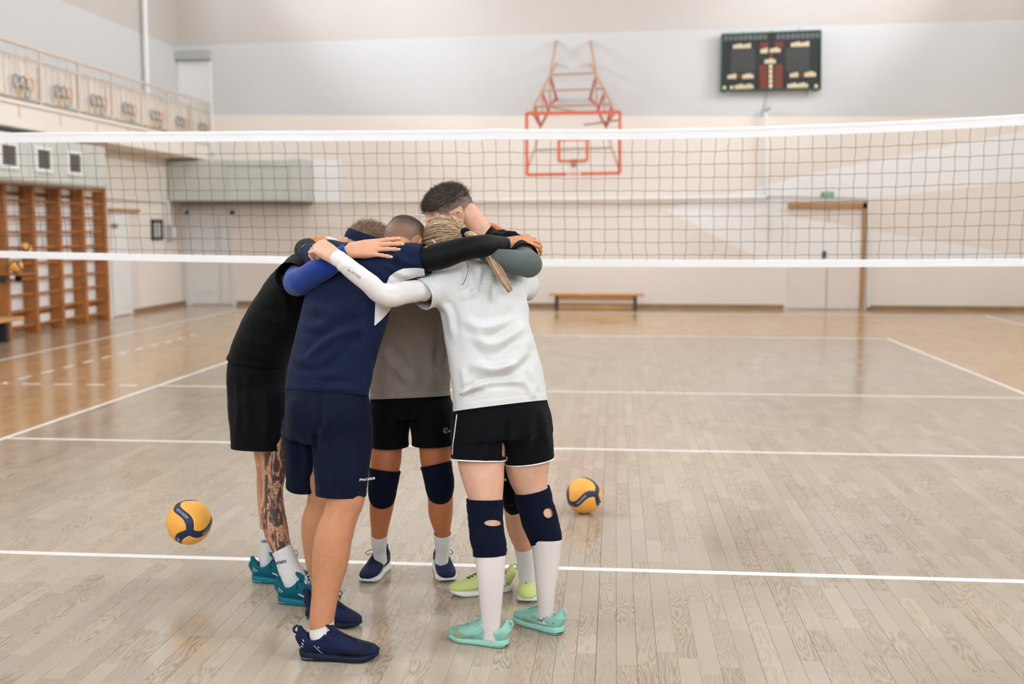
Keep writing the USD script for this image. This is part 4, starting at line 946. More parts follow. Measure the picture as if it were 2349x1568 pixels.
def add_shoe(person, heel, toe, mats, L=None, tilt=0., side_marks=(), heel_piece=None, toe_piece=None, bow=True, label=None, wid=1.04, loop=True, tongue=None):
    heel, toe = np.asarray(heel, float), np.asarray(toe, float); heel[2] = toe[2] = 0; L = L or np.linalg.norm(toe - heel)
    d = unit(toe - heel); R = np.array([d, np.cross((0, 0, 1), d), (0, 0, 1.)]); q = shoe_parts(L, wid); T = lambda m: place(m, R, heel + (0, 0, .0012))
    up = part('shoe', T(q['upper']), mats['upper'], person, True, label)
    so = part('sole', T(q['sole']), mats['sole'], up, 45)
    for m in q['lace']: part('lace', T(m), mats['lace'], up, True)
    if bow:
        for m in q['bow']: part('lace_loop', T(m), mats['lace'], up, True)
    if loop: part('heel_loop', T(q['loop']), mats.get('loop', mats['upper']), up, True)
    for pts, sd, r_, mm in side_marks: part('side_mark', T(tube(q['onside'](pts, sd), r_, 6)), mm, up, True)
    def ringpiece(sel, m, name, z0, z1):
        rg = q['rings']; c = rg[:, :, :].copy(); xx = c[0, :, 0]; idx = np.where(sel(xx / q['k']))[0]
        if name == 'heel_patch': idx = np.concatenate([idx[idx >= 26], idx[idx < 26]])
        else: idx = np.array([i for i in range(50) if i in set(idx)])
        ctr = np.array([.145 * q['k'], 0, 0]); out = []
        for l in (z0, z1):
            p = c[l][idx]; out.append(p)
        a, b = out; n_ = len(idx); g = unit((1, 0, 0)); ofs = (a - ctr) * [1, 1, 0]; ofs = ofs / np.linalg.norm(ofs, axis=1, keepdims=True) * .0016
        V = np.vstack([a + ofs, b + ofs, b - ofs * 2, a - ofs * 2]); F = []
        for i in range(n_ - 1):
            for l in range(4): u0, u1 = l * n_ + i, ((l + 1) % 4) * n_ + i; F += [(u0, u0 + 1, u1 + 1), (u0, u1 + 1, u1)]
        part(name, T(trimesh.Trimesh(V, np.array(F), process=False)), m, up)
    if heel_piece: ringpiece(lambda x: x < .062, heel_piece, 'heel_patch', 0, 2)
    if toe_piece: ringpiece(lambda x: x > .235, toe_piece, 'toe_cap', 1, 5)
    if tongue: 
        t = trimesh.creation.icosphere(3, 1.); t.vertices = t.vertices * [.040, .021, .004]; t.vertices = t.vertices @ np.array([(.74, 0, -.67), (0, 1, 0), (.67, 0, .74)]) + (.112, 0, .126); t.vertices *= q['k']; part('tongue', T(t), tongue, up, True)
    return up, T, q

# ------------------------------------------------------------------ cloth, skin and hair materials
def skin(key, col, stub=(70, 58, 50), tattoo=False, hairy=.0):
    c = lin(*col); n = {'tc': ('geometry', {}), 'n': ('noise_texture', {'scale': 22., 'detail': 4.}), 'n2': ('noise_texture', {'scale': 5., 'detail': 2.}),
        'm': ('map_range', {'from_min': .3, 'from_max': .7, 'to_min': .93, 'to_max': 1.05}), 'rd': ('mix_color', {'a': c, 'b': tuple(np.array(c) * (1.03, .86, .80))}),
        'mul': ('mix_color', {'blend_type': 'multiply', 'fac': 1., 'use_clamp': False}),
        'a': ('attribute', {'attribute': 'stub'}), 'st': ('mix_color', {'b': lin(*stub)}), 'fn': ('noise_texture', {'scale': 900., 'detail': 1.}), 'fm': ('map_range', {'from_min': .35, 'from_max': .6, 'to_min': .75, 'to_max': 1.15}), 'fa': ('math', {'math_type': 'multiply', 'use_clamp': True}),
        'bn': ('noise_texture', {'scale': 260., 'detail': 3.}), 'b': ('bump', {'strength': .12, 'distance': .001}),
        'p': ('principled_bsdf', {'roughness': .5, 'specular_ior_level': .35, 'subsurface_weight': .12, 'subsurface_scale': .006, 'subsurface_radius': (1., .35, .2)})}
    l = [('tc.position', 'n.vector'), ('n.fac', 'm.value'), ('tc.position', 'n2.vector'), ('n2.fac', 'rd.fac'), ('rd.result', 'mul.a'), ('m.result', 'mul.b'),
         ('tc.position', 'fn.vector'), ('fn.fac', 'fm.value'), ('a.fac', 'fa.value1'), ('fm.result', 'fa.value2'), ('mul.result', 'st.a'), ('fa.value', 'st.fac'), ('tc.position', 'bn.vector'), ('bn.fac', 'b.height'), ('b.normal', 'p.normal')]
    last = 'st.result'
    if tattoo:
        n |= {'ta': ('attribute', {'attribute': 'ink'}), 'tmap': ('mapping', {'scale': (30., 30., 11.), 'rotation': (0, .25, 0)}), 't1': ('noise_texture', {'scale': 1., 'detail': 5., 'distortion': 1.6}), 'tr': ('map_range', {'from_min': .44, 'from_max': .54, 'to_min': 0., 'to_max': 1., 'clamp': True}),
              't2': ('noise_texture', {'scale': 34., 'detail': 3., 'distortion': 2.5}), 'tl': ('math', {'math_type': 'compare', 'value2': .5, 'value3': .022}), 'tmx': ('math', {'math_type': 'maximum'}), 'ti': ('math', {'math_type': 'multiply', 'use_clamp': True}), 'tsc': ('math', {'math_type': 'multiply', 'value2': .93}), 'tm': ('mix_color', {'b': lin(44, 38, 36)})}
        l += [('tc.position', 'tmap.vector'), ('tmap.vector', 't1.vector'), ('t1.fac', 'tr.value'), ('tc.position', 't2.vector'), ('t2.fac', 'tl.value1'), ('tr.result', 'tmx.value1'), ('tl.value', 'tmx.value2'), ('tmx.value', 'ti.value1'), ('ta.fac', 'ti.value2'), ('ti.value', 'tsc.value1'), ('tsc.value', 'tm.fac'), (last, 'tm.a')]; last = 'tm.result'
    if hairy:
        n |= {'hm': ('mapping', {'scale': (620., 620., 120.)}), 'hn': ('noise_texture', {'scale': 1., 'detail': 2.}), 'hr': ('map_range', {'from_min': .56, 'from_max': .72, 'to_min': 0., 'to_max': hairy, 'clamp': True}), 'hx': ('mix_color', {'b': lin(110, 74, 50)})}
        l += [('tc.position', 'hm.vector'), ('hm.vector', 'hn.vector'), ('hn.fac', 'hr.value'), ('hr.result', 'hx.fac'), (last, 'hx.a')]; last = 'hx.result'
    return mat(key, n, l + [(last, 'p.base_color')])
def cloth(key, col, heather=0., sheen=.25, rough=.85, knit=900., strength=.25, spec=.12, streak=0., big=.04, chev=0.):
    c = lin(*col); n = {'tc': ('geometry', {}), 'n': ('noise_texture', {'scale': 6., 'detail': 3.}), 'm': ('map_range', {'from_min': .3, 'from_max': .7, 'to_min': 1 - big, 'to_max': 1 + big}),
        'h': ('noise_texture', {'scale': 420., 'detail': 3., 'roughness': .7}), 'hm': ('map_range', {'from_min': .3, 'from_max': .7, 'to_min': 1 - heather, 'to_max': 1 + heather}), 'mm': ('math', {'math_type': 'multiply'}),
        'mul': ('mix_color', {'blend_type': 'multiply', 'fac': 1., 'a': c, 'use_clamp': False}), 'k': ('noise_texture', {'scale': knit, 'detail': 2.}), 'b': ('bump', {'strength': strength, 'distance': .0015}),
        'p': ('principled_bsdf', {'roughness': rough, 'specular_ior_level': spec, 'sheen_weight': sheen, 'sheen_roughness': .4})}
    l = [('tc.position', 'n.vector'), ('n.fac', 'm.value'), ('tc.position', 'h.vector'), ('h.fac', 'hm.value'), ('m.result', 'mm.value1'), ('hm.result', 'mm.value2'), ('mm.value', 'mul.b'), ('mul.result', 'p.base_color'), ('tc.position', 'k.vector'), ('k.fac', 'b.height'), ('b.normal', 'p.normal')]
    if streak: 
        n['hmap'] = ('mapping', {'scale': (1., 1., 7.), 'rotation': (0, .1, 0)}); l = [x for x in l if x[1] != 'h.vector'] + [('tc.position', 'hmap.vector'), ('hmap.vector', 'h.vector')]
        n['h'] = ('noise_texture', {'scale': 95., 'detail': 5., 'roughness': .8})
    if chev:
        n |= {'w': ('wave_texture', {'bands_direction': 'z', 'scale': chev, 'distortion': 0.}), 'wm': ('map_range', {'to_min': .84, 'to_max': 1.1}), 'mm2': ('math', {'math_type': 'multiply'}),
              'sx': ('separate_xyz', {}), 'pp': ('math', {'math_type': 'pingpong', 'value2': .02}), 'cz': ('math', {'math_type': 'add'}), 'cv': ('combine_xyz', {})}
        l = [x for x in l if x[1] != 'mul.b'] + [('tc.position', 'sx.vector'), ('sx.x', 'pp.value1'), ('pp.value', 'cz.value1'), ('sx.z', 'cz.value2'), ('cz.value', 'cv.z'), ('cv.vector', 'w.vector'), ('w.fac', 'wm.value'), ('mm.value', 'mm2.value1'), ('wm.result', 'mm2.value2'), ('mm2.value', 'mul.b')]
    return mat(key, n, l)
def hairmat(key, c0, c1, rough=.45):
    return mat(key, {'h': ('hair_info', {}), 'g': ('geometry', {}), 'n': ('noise_texture', {'scale': 60., 'detail': 3.}), 'wn': ('white_noise_texture', {'dimensions': '1D'}), 'av': ('math', {'math_type': 'add'}), 'hf': ('map_range', {'from_min': .35, 'from_max': 1.35}), 'c': ('mix_color', {'a': lin(*c0), 'b': lin(*c1)}), 'p': ('principled_bsdf', {'roughness': rough, 'specular_ior_level': .4})}, [('g.position', 'n.vector'), ('h.index', 'wn.w'), ('wn.value', 'av.value1'), ('n.fac', 'av.value2'), ('av.value', 'hf.value'), ('hf.result', 'c.fac'), ('c.result', 'p.base_color')])
cloth('navy_jersey', (18, 27, 52), .08, .03, knit=1400); cloth('navy_shorts', (10, 17, 36), .08, .02, knit=1400); cloth('black_jersey', (7, 9, 8), .1, .03); cloth('black_shorts', (8, 9, 12), .1, .03)
cloth('black_lycra', (8, 9, 8), .05, .03, .6); cloth('blue_lycra', (20, 52, 124), .08, .15, .65); cloth('white_lycra', (212, 206, 200), .02, .05, .7, strength=.1); cloth('grey_lycra', (86, 94, 90), .05, .1, .65, chev=70.)
cloth('grey_melange', (201, 200, 195), .10, .05, .95, streak=1.); cloth('taupe_melange', (146, 136, 126), .10, .05, .95, streak=1.); cloth('white_cloth', (206, 204, 198), .03, .05)
cloth('navy_knit', (11, 17, 34), .15, .02, .95, 500., .5); cloth('black_knit', (9, 10, 12), .15, .05, .95, 500., .5); cloth('white_sock', (214, 211, 206), .03, .05, .95, 700., .5); cloth('sheer_sock', (206, 196, 188), .02, .05, .9, 900., .2)
cloth('piping', (228, 222, 212), .02, .1); cloth('print_grey', (158, 154, 150), .02, 0.); cloth('print_white', (226, 226, 226), .02, 0.); cloth('print_black', (22, 22, 24), .02, 0.); cloth('print_rose', (196, 176, 178), .02, 0.)
cloth('shoe_navy', (22, 30, 58), .2, .06, .7, 700., .6); cloth('shoe_navy2', (30, 38, 68), .2, .05, .6, 700., .5); cloth('sole_navy', (26, 31, 48), .05, 0., .6, 300., .1); cloth('shoe_dark', (24, 28, 40), .1, 0., .7)
cloth('shoe_mint', (140, 188, 171), .06, .03, .7, 700., .5); cloth('sole_mint', (146, 194, 177), .04, 0., .55, 300., .1); cloth('lace_mint', (104, 176, 156), .1, .1); cloth('mesh_olive', (140, 160, 124), .1, .1); cloth('heel_slate', (52, 70, 88), .05, 0.)
cloth('shoe_teal', (12, 88, 100), .15, .03, .65, 700., .5); cloth('sole_teal', (34, 106, 120), .08, 0., .5, 300., .1); cloth('sole_cream', (204, 196, 180), .08, 0., .6, 300., .1)
cloth('shoe_lime', (194, 204, 128), .06, .03, .65, 700., .4); cloth('sole_white', (220, 216, 206), .05, 0., .55, 300., .1); cloth('lace_black', (14, 15, 15), .1, .1); cloth('lace_navy', (18, 24, 46), .1, .1); cloth('sole_mintgreen', (140, 190, 160), .05, 0.)
skin('skin_navy_man', (188, 136, 100), (62, 54, 46), hairy=.5); skin('skin_woman', (204, 166, 140), (150, 120, 90)); skin('skin_tan_woman', (180, 116, 74), (90, 70, 50)); skin('skin_tall', (200, 158, 130), (78, 62, 50)); skin('skin_dark_man', (200, 154, 124), (80, 62, 48), tattoo=True)
plain('nail', lin(216, 166, 146), .3, .5, vary=.02)
for key_, tones in (('hair_dark', ((40, 32, 27), (60, 48, 39), (88, 71, 57))), ('hair_brown', ((84, 64, 48), (118, 92, 68), (158, 128, 98))), ('hair_blond', ((112, 86, 60), (160, 130, 96), (214, 186, 150)))):
    hairmat(key_, tones[0], tones[1], .5)
    for i_, c_ in enumerate(tones): hairmat(f'{key_}_{i_}', tuple(np.array(c_) * .9), tuple(np.array(c_) * 1.08), .38)
hairmat('hair_stub', (50, 43, 38), (76, 66, 58))

# ================================================================== people
def chainpx(rows): return np.array([P(x, y, Y) for x, y, Y, r in rows]), np.array([r for *_, r in rows])
def body_main(torso, limbs, chains, inset=.034, h=.0065):
    S = Solid(h, .03)
    S.loft(torso, inset=inset)
    for rows in limbs: S.chain(*limb(rows))
    for rows, k in chains: S.chain(*chainpx(rows), k=k)
    return S.mesh(1)
def add_body(person, mk, meshes, stub=None, ink=None):
    v0 = [np.zeros(len(m.vertices)) for m in meshes] if stub is None else stub
    m = trimesh.util.concatenate(meshes); at = {'stub': np.concatenate(v0)}
    if ink is not None: at['ink'] = np.concatenate([ink, np.zeros(len(m.vertices) - len(ink))])
    return part('body', m, mk, person, True, 'bare skin of arms, legs, neck and head', prim_attrs=at)
def local(m, R, o): return (np.asarray(m.vertices) - o) @ R.T
def sstep(a, b, x): t = np.clip((x - a) / (b - a), 0, 1); return t * t * (3 - 2 * t)
def endclip(rows, n=4):
    c, r = limb(rows, n); return [(c[-1], unit(c[-1] - c[-3]))]
def opened(S, rows, k, n=4):
    """a sleeve or trouser leg: the tube runs past its opening, hemcut opens it"""
    c, r = limb(rows, n); d = unit(c[-1] - c[-3]); S.chain(np.vstack([c, c[-1] + d * .022]), np.r_[r, r[-1]], k=k, clip=[(c[-1] + d * .02, d)])
def openpts(S, p, r, k):
    d = unit(p[-1] - p[-2]); S.chain(np.vstack([p, p[-1] + d * .022]), np.r_[r, r[-1]], k=k, clip=[(p[-1] + d * .02, d)]); return p[-1], d
# ---------- the man in navy, seen from behind
N = thing('person', 'person in navy jersey, navy shorts and navy shoes with back to the camera', 'person', FL(770, 1480))
N_t = stn([(648, 892, 850, 907, 4.33, -32, .66), (652, 850, 857, 866, 4.33, -32, .64), (667, 785, 874, 800, 4.35, -32, .62), (684, 715, 895, 732, 4.38, -32, .60), (701, 655, 915, 672, 4.41, -30, .60), (717, 612, 932, 630, 4.43, -28, .56), (738, 590, 940, 600, 4.45, -28, .45)])
S = Solid(.0055, .03)
c0 = N_t[0]; ax = unit(N_t[3][:3] - N_t[0][:3])
hemn = unit(np.cross(P(850, 907, 4.33) - P(648, 890, 4.33), P(750, 897, 4.2) - P(750, 899, 4.5))); hemn = hemn if hemn[2] < 0 else -hemn
S.loft(np.vstack([np.r_[c0[:3] - ax * .05, c0[3:]], N_t]))
S.chain(*chainpx([(742, 594, 4.53, .062), (800, 588, 4.49, .058), (870, 590, 4.44, .058), (940, 598, 4.38, .062)]), k=.045)
RS = [(890, 568, 900, 668, 4.39), (940, 564, 935, 642, 4.36), (988, 561, 968, 627, 4.34)]
opened(S, RS, .05)
LS = np.array([P(755, 592, 4.52), P(735, 590, 4.60), P(716, 589, 4.68)]); LH = openpts(S, LS, [.066, .064, .059], .04)
S.chain(*chainpx([(885, 586, 4.46, .062), (905, 578, 4.5, .052)]), k=.03)
shirt = S.mesh(2)
shirt = crumple(shirt, .004, 9., 3)
FN = [([(668, 800), (705, 822), (745, 790), (790, 765), (850, 745)], 11, .011), ([(664, 822), (720, 838), (770, 800), (800, 780)], 9, .008), ([(690, 735), (720, 750), (760, 735)], 10, .006), ([(700, 690), (760, 715), (830, 700)], 14, .006),
      ([(842, 735), (838, 800), (846, 850), (840, 895)], 8, .007), ([(815, 770), (822, 830), (818, 890)], 10, .005), ([(690, 850), (740, 862), (800, 850)], 10, .004), ([(905, 580), (930, 600), (965, 606)], 7, .006), ([(880, 600), (915, 625), (945, 628)], 7, .005), ([(870, 575), (900, 590), (925, 585)], 8, .005), ([(760, 600), (810, 612), (860, 600)], 12, .005),
      ([(730, 565), (722, 590), (728, 612)], 5, .006), ([(742, 560), (738, 588), (742, 615)], 5, .006), ([(720, 640), (760, 655), (820, 650)], 14, .005), ([(850, 640), (870, 660), (880, 690)], 9, .006), ([(700, 880), (760, 888), (820, 893)], 8, .0035)]
shirt = folds(shirt, FN); shirt = hemcut(shirt, c0[:3], hemn); shirt = hemcut(shirt, *endclip(RS)[0], .12); shirt = hemcut(shirt, *LH, .10)
sh_ = part('jersey', shirt, 'navy_jersey', N, True)
sN = Surf(shirt)
for poly in ([(888, 646), (893, 634), (905, 624), (925, 616), (948, 613), (972, 615), (975, 632), (960, 634), (930, 642), (905, 656), (885, 668)], [(861, 690), (858, 748), (876, 732), (893, 713), (905, 690)]):
    part('white_panel', patch(shirt, poly, .0016), 'white_cloth', sh_, True)
# shorts
S = Solid(.0055, .03)
S.loft(stn([(656, 868, 846, 878, 4.33, -32, .66), (649, 905, 851, 914, 4.33, -32, .70), (648, 950, 854, 957, 4.32, -32, .72), (652, 1000, 851, 1005, 4.32, -30, .72)]))
NR = [(722, 980, 852, 985, 4.27), (719, 1040, 849, 1048, 4.23), (724, 1095, 843, 1100, 4.19), (727, 1134, 838, 1137, 4.18)]
NL = [(649, 975, 755, 980, 4.42), (652, 1040, 748, 1045, 4.43), (656, 1090, 738, 1090, 4.44), (658, 1114, 735, 1117, 4.45)]
for r_ in (NR, NL): opened(S, r_, .02)
S.ell(P(712, 950, 4.26), (.085, .07, .085), k=.05); S.ell(P(778, 955, 4.20), (.085, .07, .085), k=.05)
so = S.mesh(2); so = crumple(so, .004, 8., 5)
so = folds(so, [([(745, 960), (741, 1010), (735, 1060), (730, 1120)], 8, .006), ([(722, 985), (724, 1040), (727, 1130)], 4, -.010), ([(815, 1000), (813, 1060), (812, 1130)], 6, .004), ([(700, 1000), (705, 1050), (700, 1100)], 9, .005), ([(660, 990), (668, 1040), (672, 1100)], 9, .004), ([(772, 1000), (775, 1050), (768, 1110)], 10, .004), ([(733, 905), (738, 950), (736, 985)], 6, -.006), ([(680, 905), (672, 940), (680, 980)], 10, .004), ([(838, 930), (848, 990), (840, 1060)], 8, .005)])
for r_ in (NR, NL): so = hemcut(so, *endclip(r_)[0], .125, wband=.025)
sho = part('shorts', so, 'navy_shorts', N, True); sS = Surf(so)
part('print', decal(shapes2d([[(0, 0), (.004, 0), (.0055, .004), (.013, .004), (.016, .008), (.013, .012), (.002, .012), (.001, .0095), (.011, .0095), (.012, .0065), (.003, .0065)]]), sS, (824, 1103), (831, 1102)), 'print_white', sho)
part('print', decal(meshkit.text_mesh('PATRICK', .011, .0006, True), sS, (831, 1103), (860, 1098)), 'print_white', sho, label='white lettering')
# limbs
N_rl = [(740, 960, 845, 965, 4.28), (736, 1060, 836, 1065, 4.21), (748, 1128, 836, 1143, 4.17), (743, 1179, 821, 1176, 4.15), (723, 1232, 807, 1232, 4.13), (717, 1286, 798, 1286, 4.12), (716, 1357, 777, 1357, 4.10), (711, 1421, 766, 1415, 4.08), (712, 1446, 762, 1442, 4.075)]
N_ll = [(665, 960, 760, 960, 4.42), (676, 1050, 752, 1055, 4.43), (706, 1118, 775, 1118, 4.45), (704, 1160, 772, 1160, 4.46), (693, 1200, 768, 1200, 4.47), (695, 1243, 765, 1243, 4.48), (703, 1290, 762, 1290, 4.49), (714, 1330, 764, 1330, 4.50), (728, 1372, 777, 1370, 4.50), (738, 1396, 782, 1396, 4.50)]
N_ra = [(902, 582, 905, 642, 4.40), (940, 574, 938, 630, 4.36), (988, 565, 970, 622, 4.34), (1023, 558, 1006, 613, 4.35), (1062, 548, 1062, 596, 4.36), (1102, 541, 1114, 588, 4.42), (1141, 543, 1150, 578, 4.53), (1168, 547, 1174, 572, 4.60)]
N_la = [(755, 592, 4.52, .05), (716, 589, 4.68, .047), (702, 575, 4.80, .044), (730, 566, 4.93, .036), (770, 562, 4.98, .028)]
main = body_main(N_t, [N_rl, N_ll, N_ra], [(N_la, .03), ([(885, 592, 4.47, .06), (915, 570, 4.52, .053), (932, 560, 4.58, .05)], .03)])
hR = frame_of((.45, .75, -.42), (.1, .3, .9)); hO = P(931, 566, 4.60)
hd = head_mesh(hR, hO)
hw = P(1171, 559, 4.61); hnd, nails = hand_at(hw, P(1215, 556, 4.66), np.array([-.15, -.75, .66]), right=True, per=[(18, 30, 20), (20, 34, 22), (22, 34, 22), (24, 34, 22)], spread=(3, 0, -5, -12), thumb=(30, 5))
hl, nails2 = hand_at(P(770, 562, 4.98), P(820, 560, 5.02), np.array([0, -.5, .8]), right=False)
lh = local(hd, hR, hO); zz = lh[:, 2] - .35 * lh[:, 1]; st = sstep(-.035, .05, zz) * .95
front = (lh[:, 1] > .045) & (lh[:, 2] < .07); st[front] = 0; st = st * np.where(np.hypot(lh[:, 1] + .012, lh[:, 2]) < .04, np.where(np.abs(lh[:, 0]) > .068, .0, 1), 1)
bN = add_body(N, 'skin_navy_man', [main, hd, hnd, hl], [np.zeros(len(main.vertices)), np.clip(.72 * st + .5 * sstep(.045, .095, lh[:, 2]) * (st > 0), 0, 1), np.zeros(len(hnd.vertices)), np.zeros(len(hl.vertices))])
for n_ in nails: part('fingernail', n_, 'nail', bN, True)
topf = sstep(.075, .105, lh[:, 2]) * (lh[:, 1] < .08)
hair('cropped_hair', strands(hd, topf, 2600, .008, hR[1] * .4 + hR[2], 5, 3, .2, .3), .0009, 'hair_dark', N, 'dark hair cropped close on top of the head', .5)
curves('cropped_hair', strands(hd, np.clip(st, 0, 1) * (1 - topf), 2600, .003, -hR[2], 6, 3, .3, .4), .00045, 'hair_stub', N, 'shaved fade at the back of the head', .5)
# compression sleeve on the right arm, and on the left
asN = part('arm_sleeve', cuff([(955, 566, 948, 634, 4.355), (988, 564, 970, 623, 4.34), (1023, 556, 1005, 615, 4.35), (1062, 545, 1062, 599, 4.36), (1102, 538, 1115, 590, 4.42), (1141, 541, 1150, 580, 4.53), (1163, 546, 1169, 573, 4.59)], 8, 40, 0, wr=.003, wsc=22, seed=3, bands=((.97, .012, .0012),)), 'black_lycra', N, True)
cl, rl = chainpx(N_la[1:4]); cc = catmull(np.c_[cl, rl + .006], 8); t_, u_, v_ = frames(cc[:, :3]); aa = np.linspace(0, 2 * np.pi, 32, endpoint=False)
slv = ringmesh(cc[:, None, :3] + cc[:, 3][:, None, None] * (np.cos(aa)[None, :, None] * u_[:, None] + np.sin(aa)[None, :, None] * v_[:, None]))
S = Solid(.0055, .02); S.chain(*chainpx([(722, 590, 4.66, .054), (712, 586, 4.74, .054), (703, 574, 4.80, .053), (722, 568, 4.90, .046), (750, 566, 4.96, .040)])); part('arm_sleeve', crumple(S.mesh(1), .003, 25., 8), 'black_lycra', N, True)
NM = dict(upper='shoe_navy', sole='sole_navy', lace='lace_navy', loop='shoe_navy2')
_sN = add_shoe(N, FL(688, 1508), FL(868, 1511), NM, side_marks=[([(.062, .062), (.082, .038), (.092, .026)], -1, .0016, 'print_grey'), ([(.018, .080), (.024, .073)], -1, .0014, 'print_white'), ([(.015, .068), (.022, .062)], -1, .0014, 'print_white'), ([(.013, .057), (.020, .053)], -1, .0014, 'print_white'), ([(.075, .058), (.082, .052)], -1, .0018, 'print_grey')], heel_piece='sole_mintgreen', bow=False)
upN, TN, qN = _sN
part('toe_overlay', patch(TN(qN['upper']), [(769, 1499), (803, 1490), (830, 1485), (836, 1475), (854, 1478), (850, 1486), (839, 1497), (809, 1507), (775, 1503)], .0012), 'shoe_dark', upN, True)
add_shoe(N, FL(706, 1412), FL(838, 1444), NM, L=.285, heel_piece='sole_mintgreen')
def low_sock(person, rows, top, nr, m='white_sock'):
    S = Solid(.004, .02); S.chain(*chainpx(rows)); s_ = hemcut(S.mesh(1), top, nr, .3, .0025, .02, .0008, .008); return part('sock', s_, m, person, True)
low_sock(N, [(737, 1395, 4.083, .0495), (737, 1425, 4.08, .050), (738, 1455, 4.072, .047), (742, 1480, 4.062, .034)], P(736, 1432, 4.08), (-.30, 0, 1.))
low_sock(N, [(758, 1378, 4.50, .045), (761, 1400, 4.50, .045), (764, 1418, 4.49, .036)], P(760, 1391, 4.50), (-.2, 0, 1.))
# fine leg hair along the calves
ff = np.zeros(len(main.vertices)); pz = main.vertices[:, 2]; ff[(pz < .66) & (pz > .16)] = 1
curves('leg_hair', strands(main, ff, 5200, .011, (0.1, .1, -1.), 12, 4, .35, .45), .00022, 'hair_brown', N, 'fine hair on the calves', .4)

# ---------- the woman in the pale grey tee, front right
Wm = thing('person', 'person with blond ponytail in pale grey tee, black shorts and mint green shoes', 'person', FL(1165, 1455))
W_t = stn([(1045, 944, 1253, 917, 4.44, 32, .70), (1043, 895, 1247, 873, 4.45, 32, .68), (1033, 815, 1229, 808, 4.47, 32, .64), (1021, 745, 1212, 752, 4.50, 30, .64), (1017, 700, 1211, 704, 4.52, 30, .62), (1037, 658, 1208, 662, 4.55, 28, .58), (1062, 632, 1196, 636, 4.57, 25, .46)])
S = Solid(.0055, .03); c0 = W_t[0]; ax = unit(W_t[3][:3] - W_t[0][:3])
hemn = unit(np.cross(P(1253, 917, 4.44) - P(1045, 944, 4.44), P(1150, 927, 4.3) - P(1150, 931, 4.6))); hemn = hemn if hemn[2] < 0 else -hemn
S.loft(np.vstack([np.r_[c0[:3] - ax * .05, c0[3:]], W_t]))
S.chain(*chainpx([(1062, 640, 4.51, .062), (1115, 632, 4.57, .056), (1175, 650, 4.64, .056)]), k=.045)
WS = [(1090, 600, 1060, 700, 4.53), (1045, 606, 1026, 699, 4.48), (1000, 619, 1006, 702, 4.42), (965, 632, 998, 704, 4.385), (941, 646, 991, 704, 4.36)]
opened(S, WS, .05)
WRs = np.array([P(1180, 655, 4.64), P(1202, 660, 4.70), P(1212, 652, 4.76)]); WH = openpts(S, WRs, [.058, .056, .050], .03)
S.chain(*chainpx([(1105, 625, 4.58, .05), (1085, 606, 4.6, .045)]), k=.03)
tee = crumple(S.mesh(2), .005, 8., 11)
FW = [([(1085, 760), (1120, 790), (1170, 770), (1208, 740)], 11, .010), ([(1060, 730), (1105, 752), (1150, 745), (1190, 725)], 10, .008), ([(1075, 830), (1130, 850), (1180, 815), (1215, 770)], 12, .011), ([(1130, 858), (1180, 835), (1218, 800)], 9, .009), ([(1075, 890), (1120, 878), (1170, 874), (1205, 880)], 6, .008), ([(1055, 905), (1075, 895), (1110, 884)], 5, .012), ([(1090, 840), (1140, 845), (1190, 838)], 8, .006),
      ([(1075, 610), (1070, 640), (1052, 672)], 8, .007), ([(1105, 606), (1098, 640), (1085, 690)], 7, .006), ([(1128, 612), (1122, 650), (1108, 700)], 9, .006), ([(1050, 690), (1080, 672), (1110, 676)], 7, .006), ([(1012, 695), (1030, 720), (1040, 780)], 7, .006), ([(1090, 614), (1084, 640), (1080, 668)], 4, .005), ([(960, 650), (985, 665), (1002, 690)], 6, .004), ([(1215, 840), (1225, 870), (1235, 900)], 7, .006), ([(1190, 860), (1215, 890), (1225, 915)], 7, .005), ([(1060, 840), (1066, 880), (1062, 920)], 7, .005), ([(1160, 670), (1150, 720), (1100, 760)], 14, .005)]
tee = hemcut(folds(tee, FW), c0[:3], hemn, wband=.028); tee = hemcut(tee, *endclip(WS)[0], .12); tee = hemcut(tee, *WH, .085)
tW = part('t_shirt', tee, 'grey_melange', Wm, True); sT = Surf(tee)
seam = [sT(x, y)[0] for x, y in catmull([(1071, 601), (1074, 618), (1068, 640), (1060, 655)], 6)]; part('seam', tube(np.array(seam) + (EYE - np.array(seam)) * .0002, .0011, 5), 'print_black', tW, True)
S = Solid(.0055, .03)
S.loft(stn([(1050, 915, 1250, 895, 4.45, 32, .70), (1043, 955, 1257, 938, 4.45, 32, .73), (1040, 1000, 1264, 985, 4.45, 32, .74)]))
WL = [(1038, 975, 1160, 990, 4.41), (1036, 1010, 1160, 1030, 4.39), (1036, 1044, 1158, 1064, 4.38)]; WR = [(1140, 975, 1266, 965, 4.49), (1150, 1020, 1269, 1010, 4.49), (1159, 1064, 1271, 1047, 4.49)]
for r_ in (WL, WR): opened(S, r_, .02)
S.ell(P(1190, 965, 4.41), (.085, .07, .08), k=.05)
so = crumple(S.mesh(2), .003, 9., 12); so = folds(so, [([(1165, 960), (1160, 1010), (1159, 1060)], 6, -.008), ([(1090, 975), (1085, 1020), (1080, 1050)], 10, .004), ([(1140, 985), (1120, 1020), (1110, 1055)], 9, .005), ([(1215, 970), (1212, 1010), (1205, 1050)], 9, .005), ([(1240, 930), (1250, 980), (1255, 1035)], 8, .004)])
for r_ in (WL, WR): so = hemcut(so, *endclip(r_)[0], .112)
sho = part('shorts', so, 'black_shorts', Wm, True)
for r_ in (WL, WR):
    c, r = limb(r_, 4); t_, u_, v_ = frames(c); a = np.linspace(0, 2 * np.pi, 48, endpoint=False); part('hem_piping', tube(c[-1] + (r[-1] + .0005) * (np.cos(a)[:, None] * u_[-1] + np.sin(a)[:, None] * v_[-1]), .0035, 6, loop=True), 'piping', sho, True)
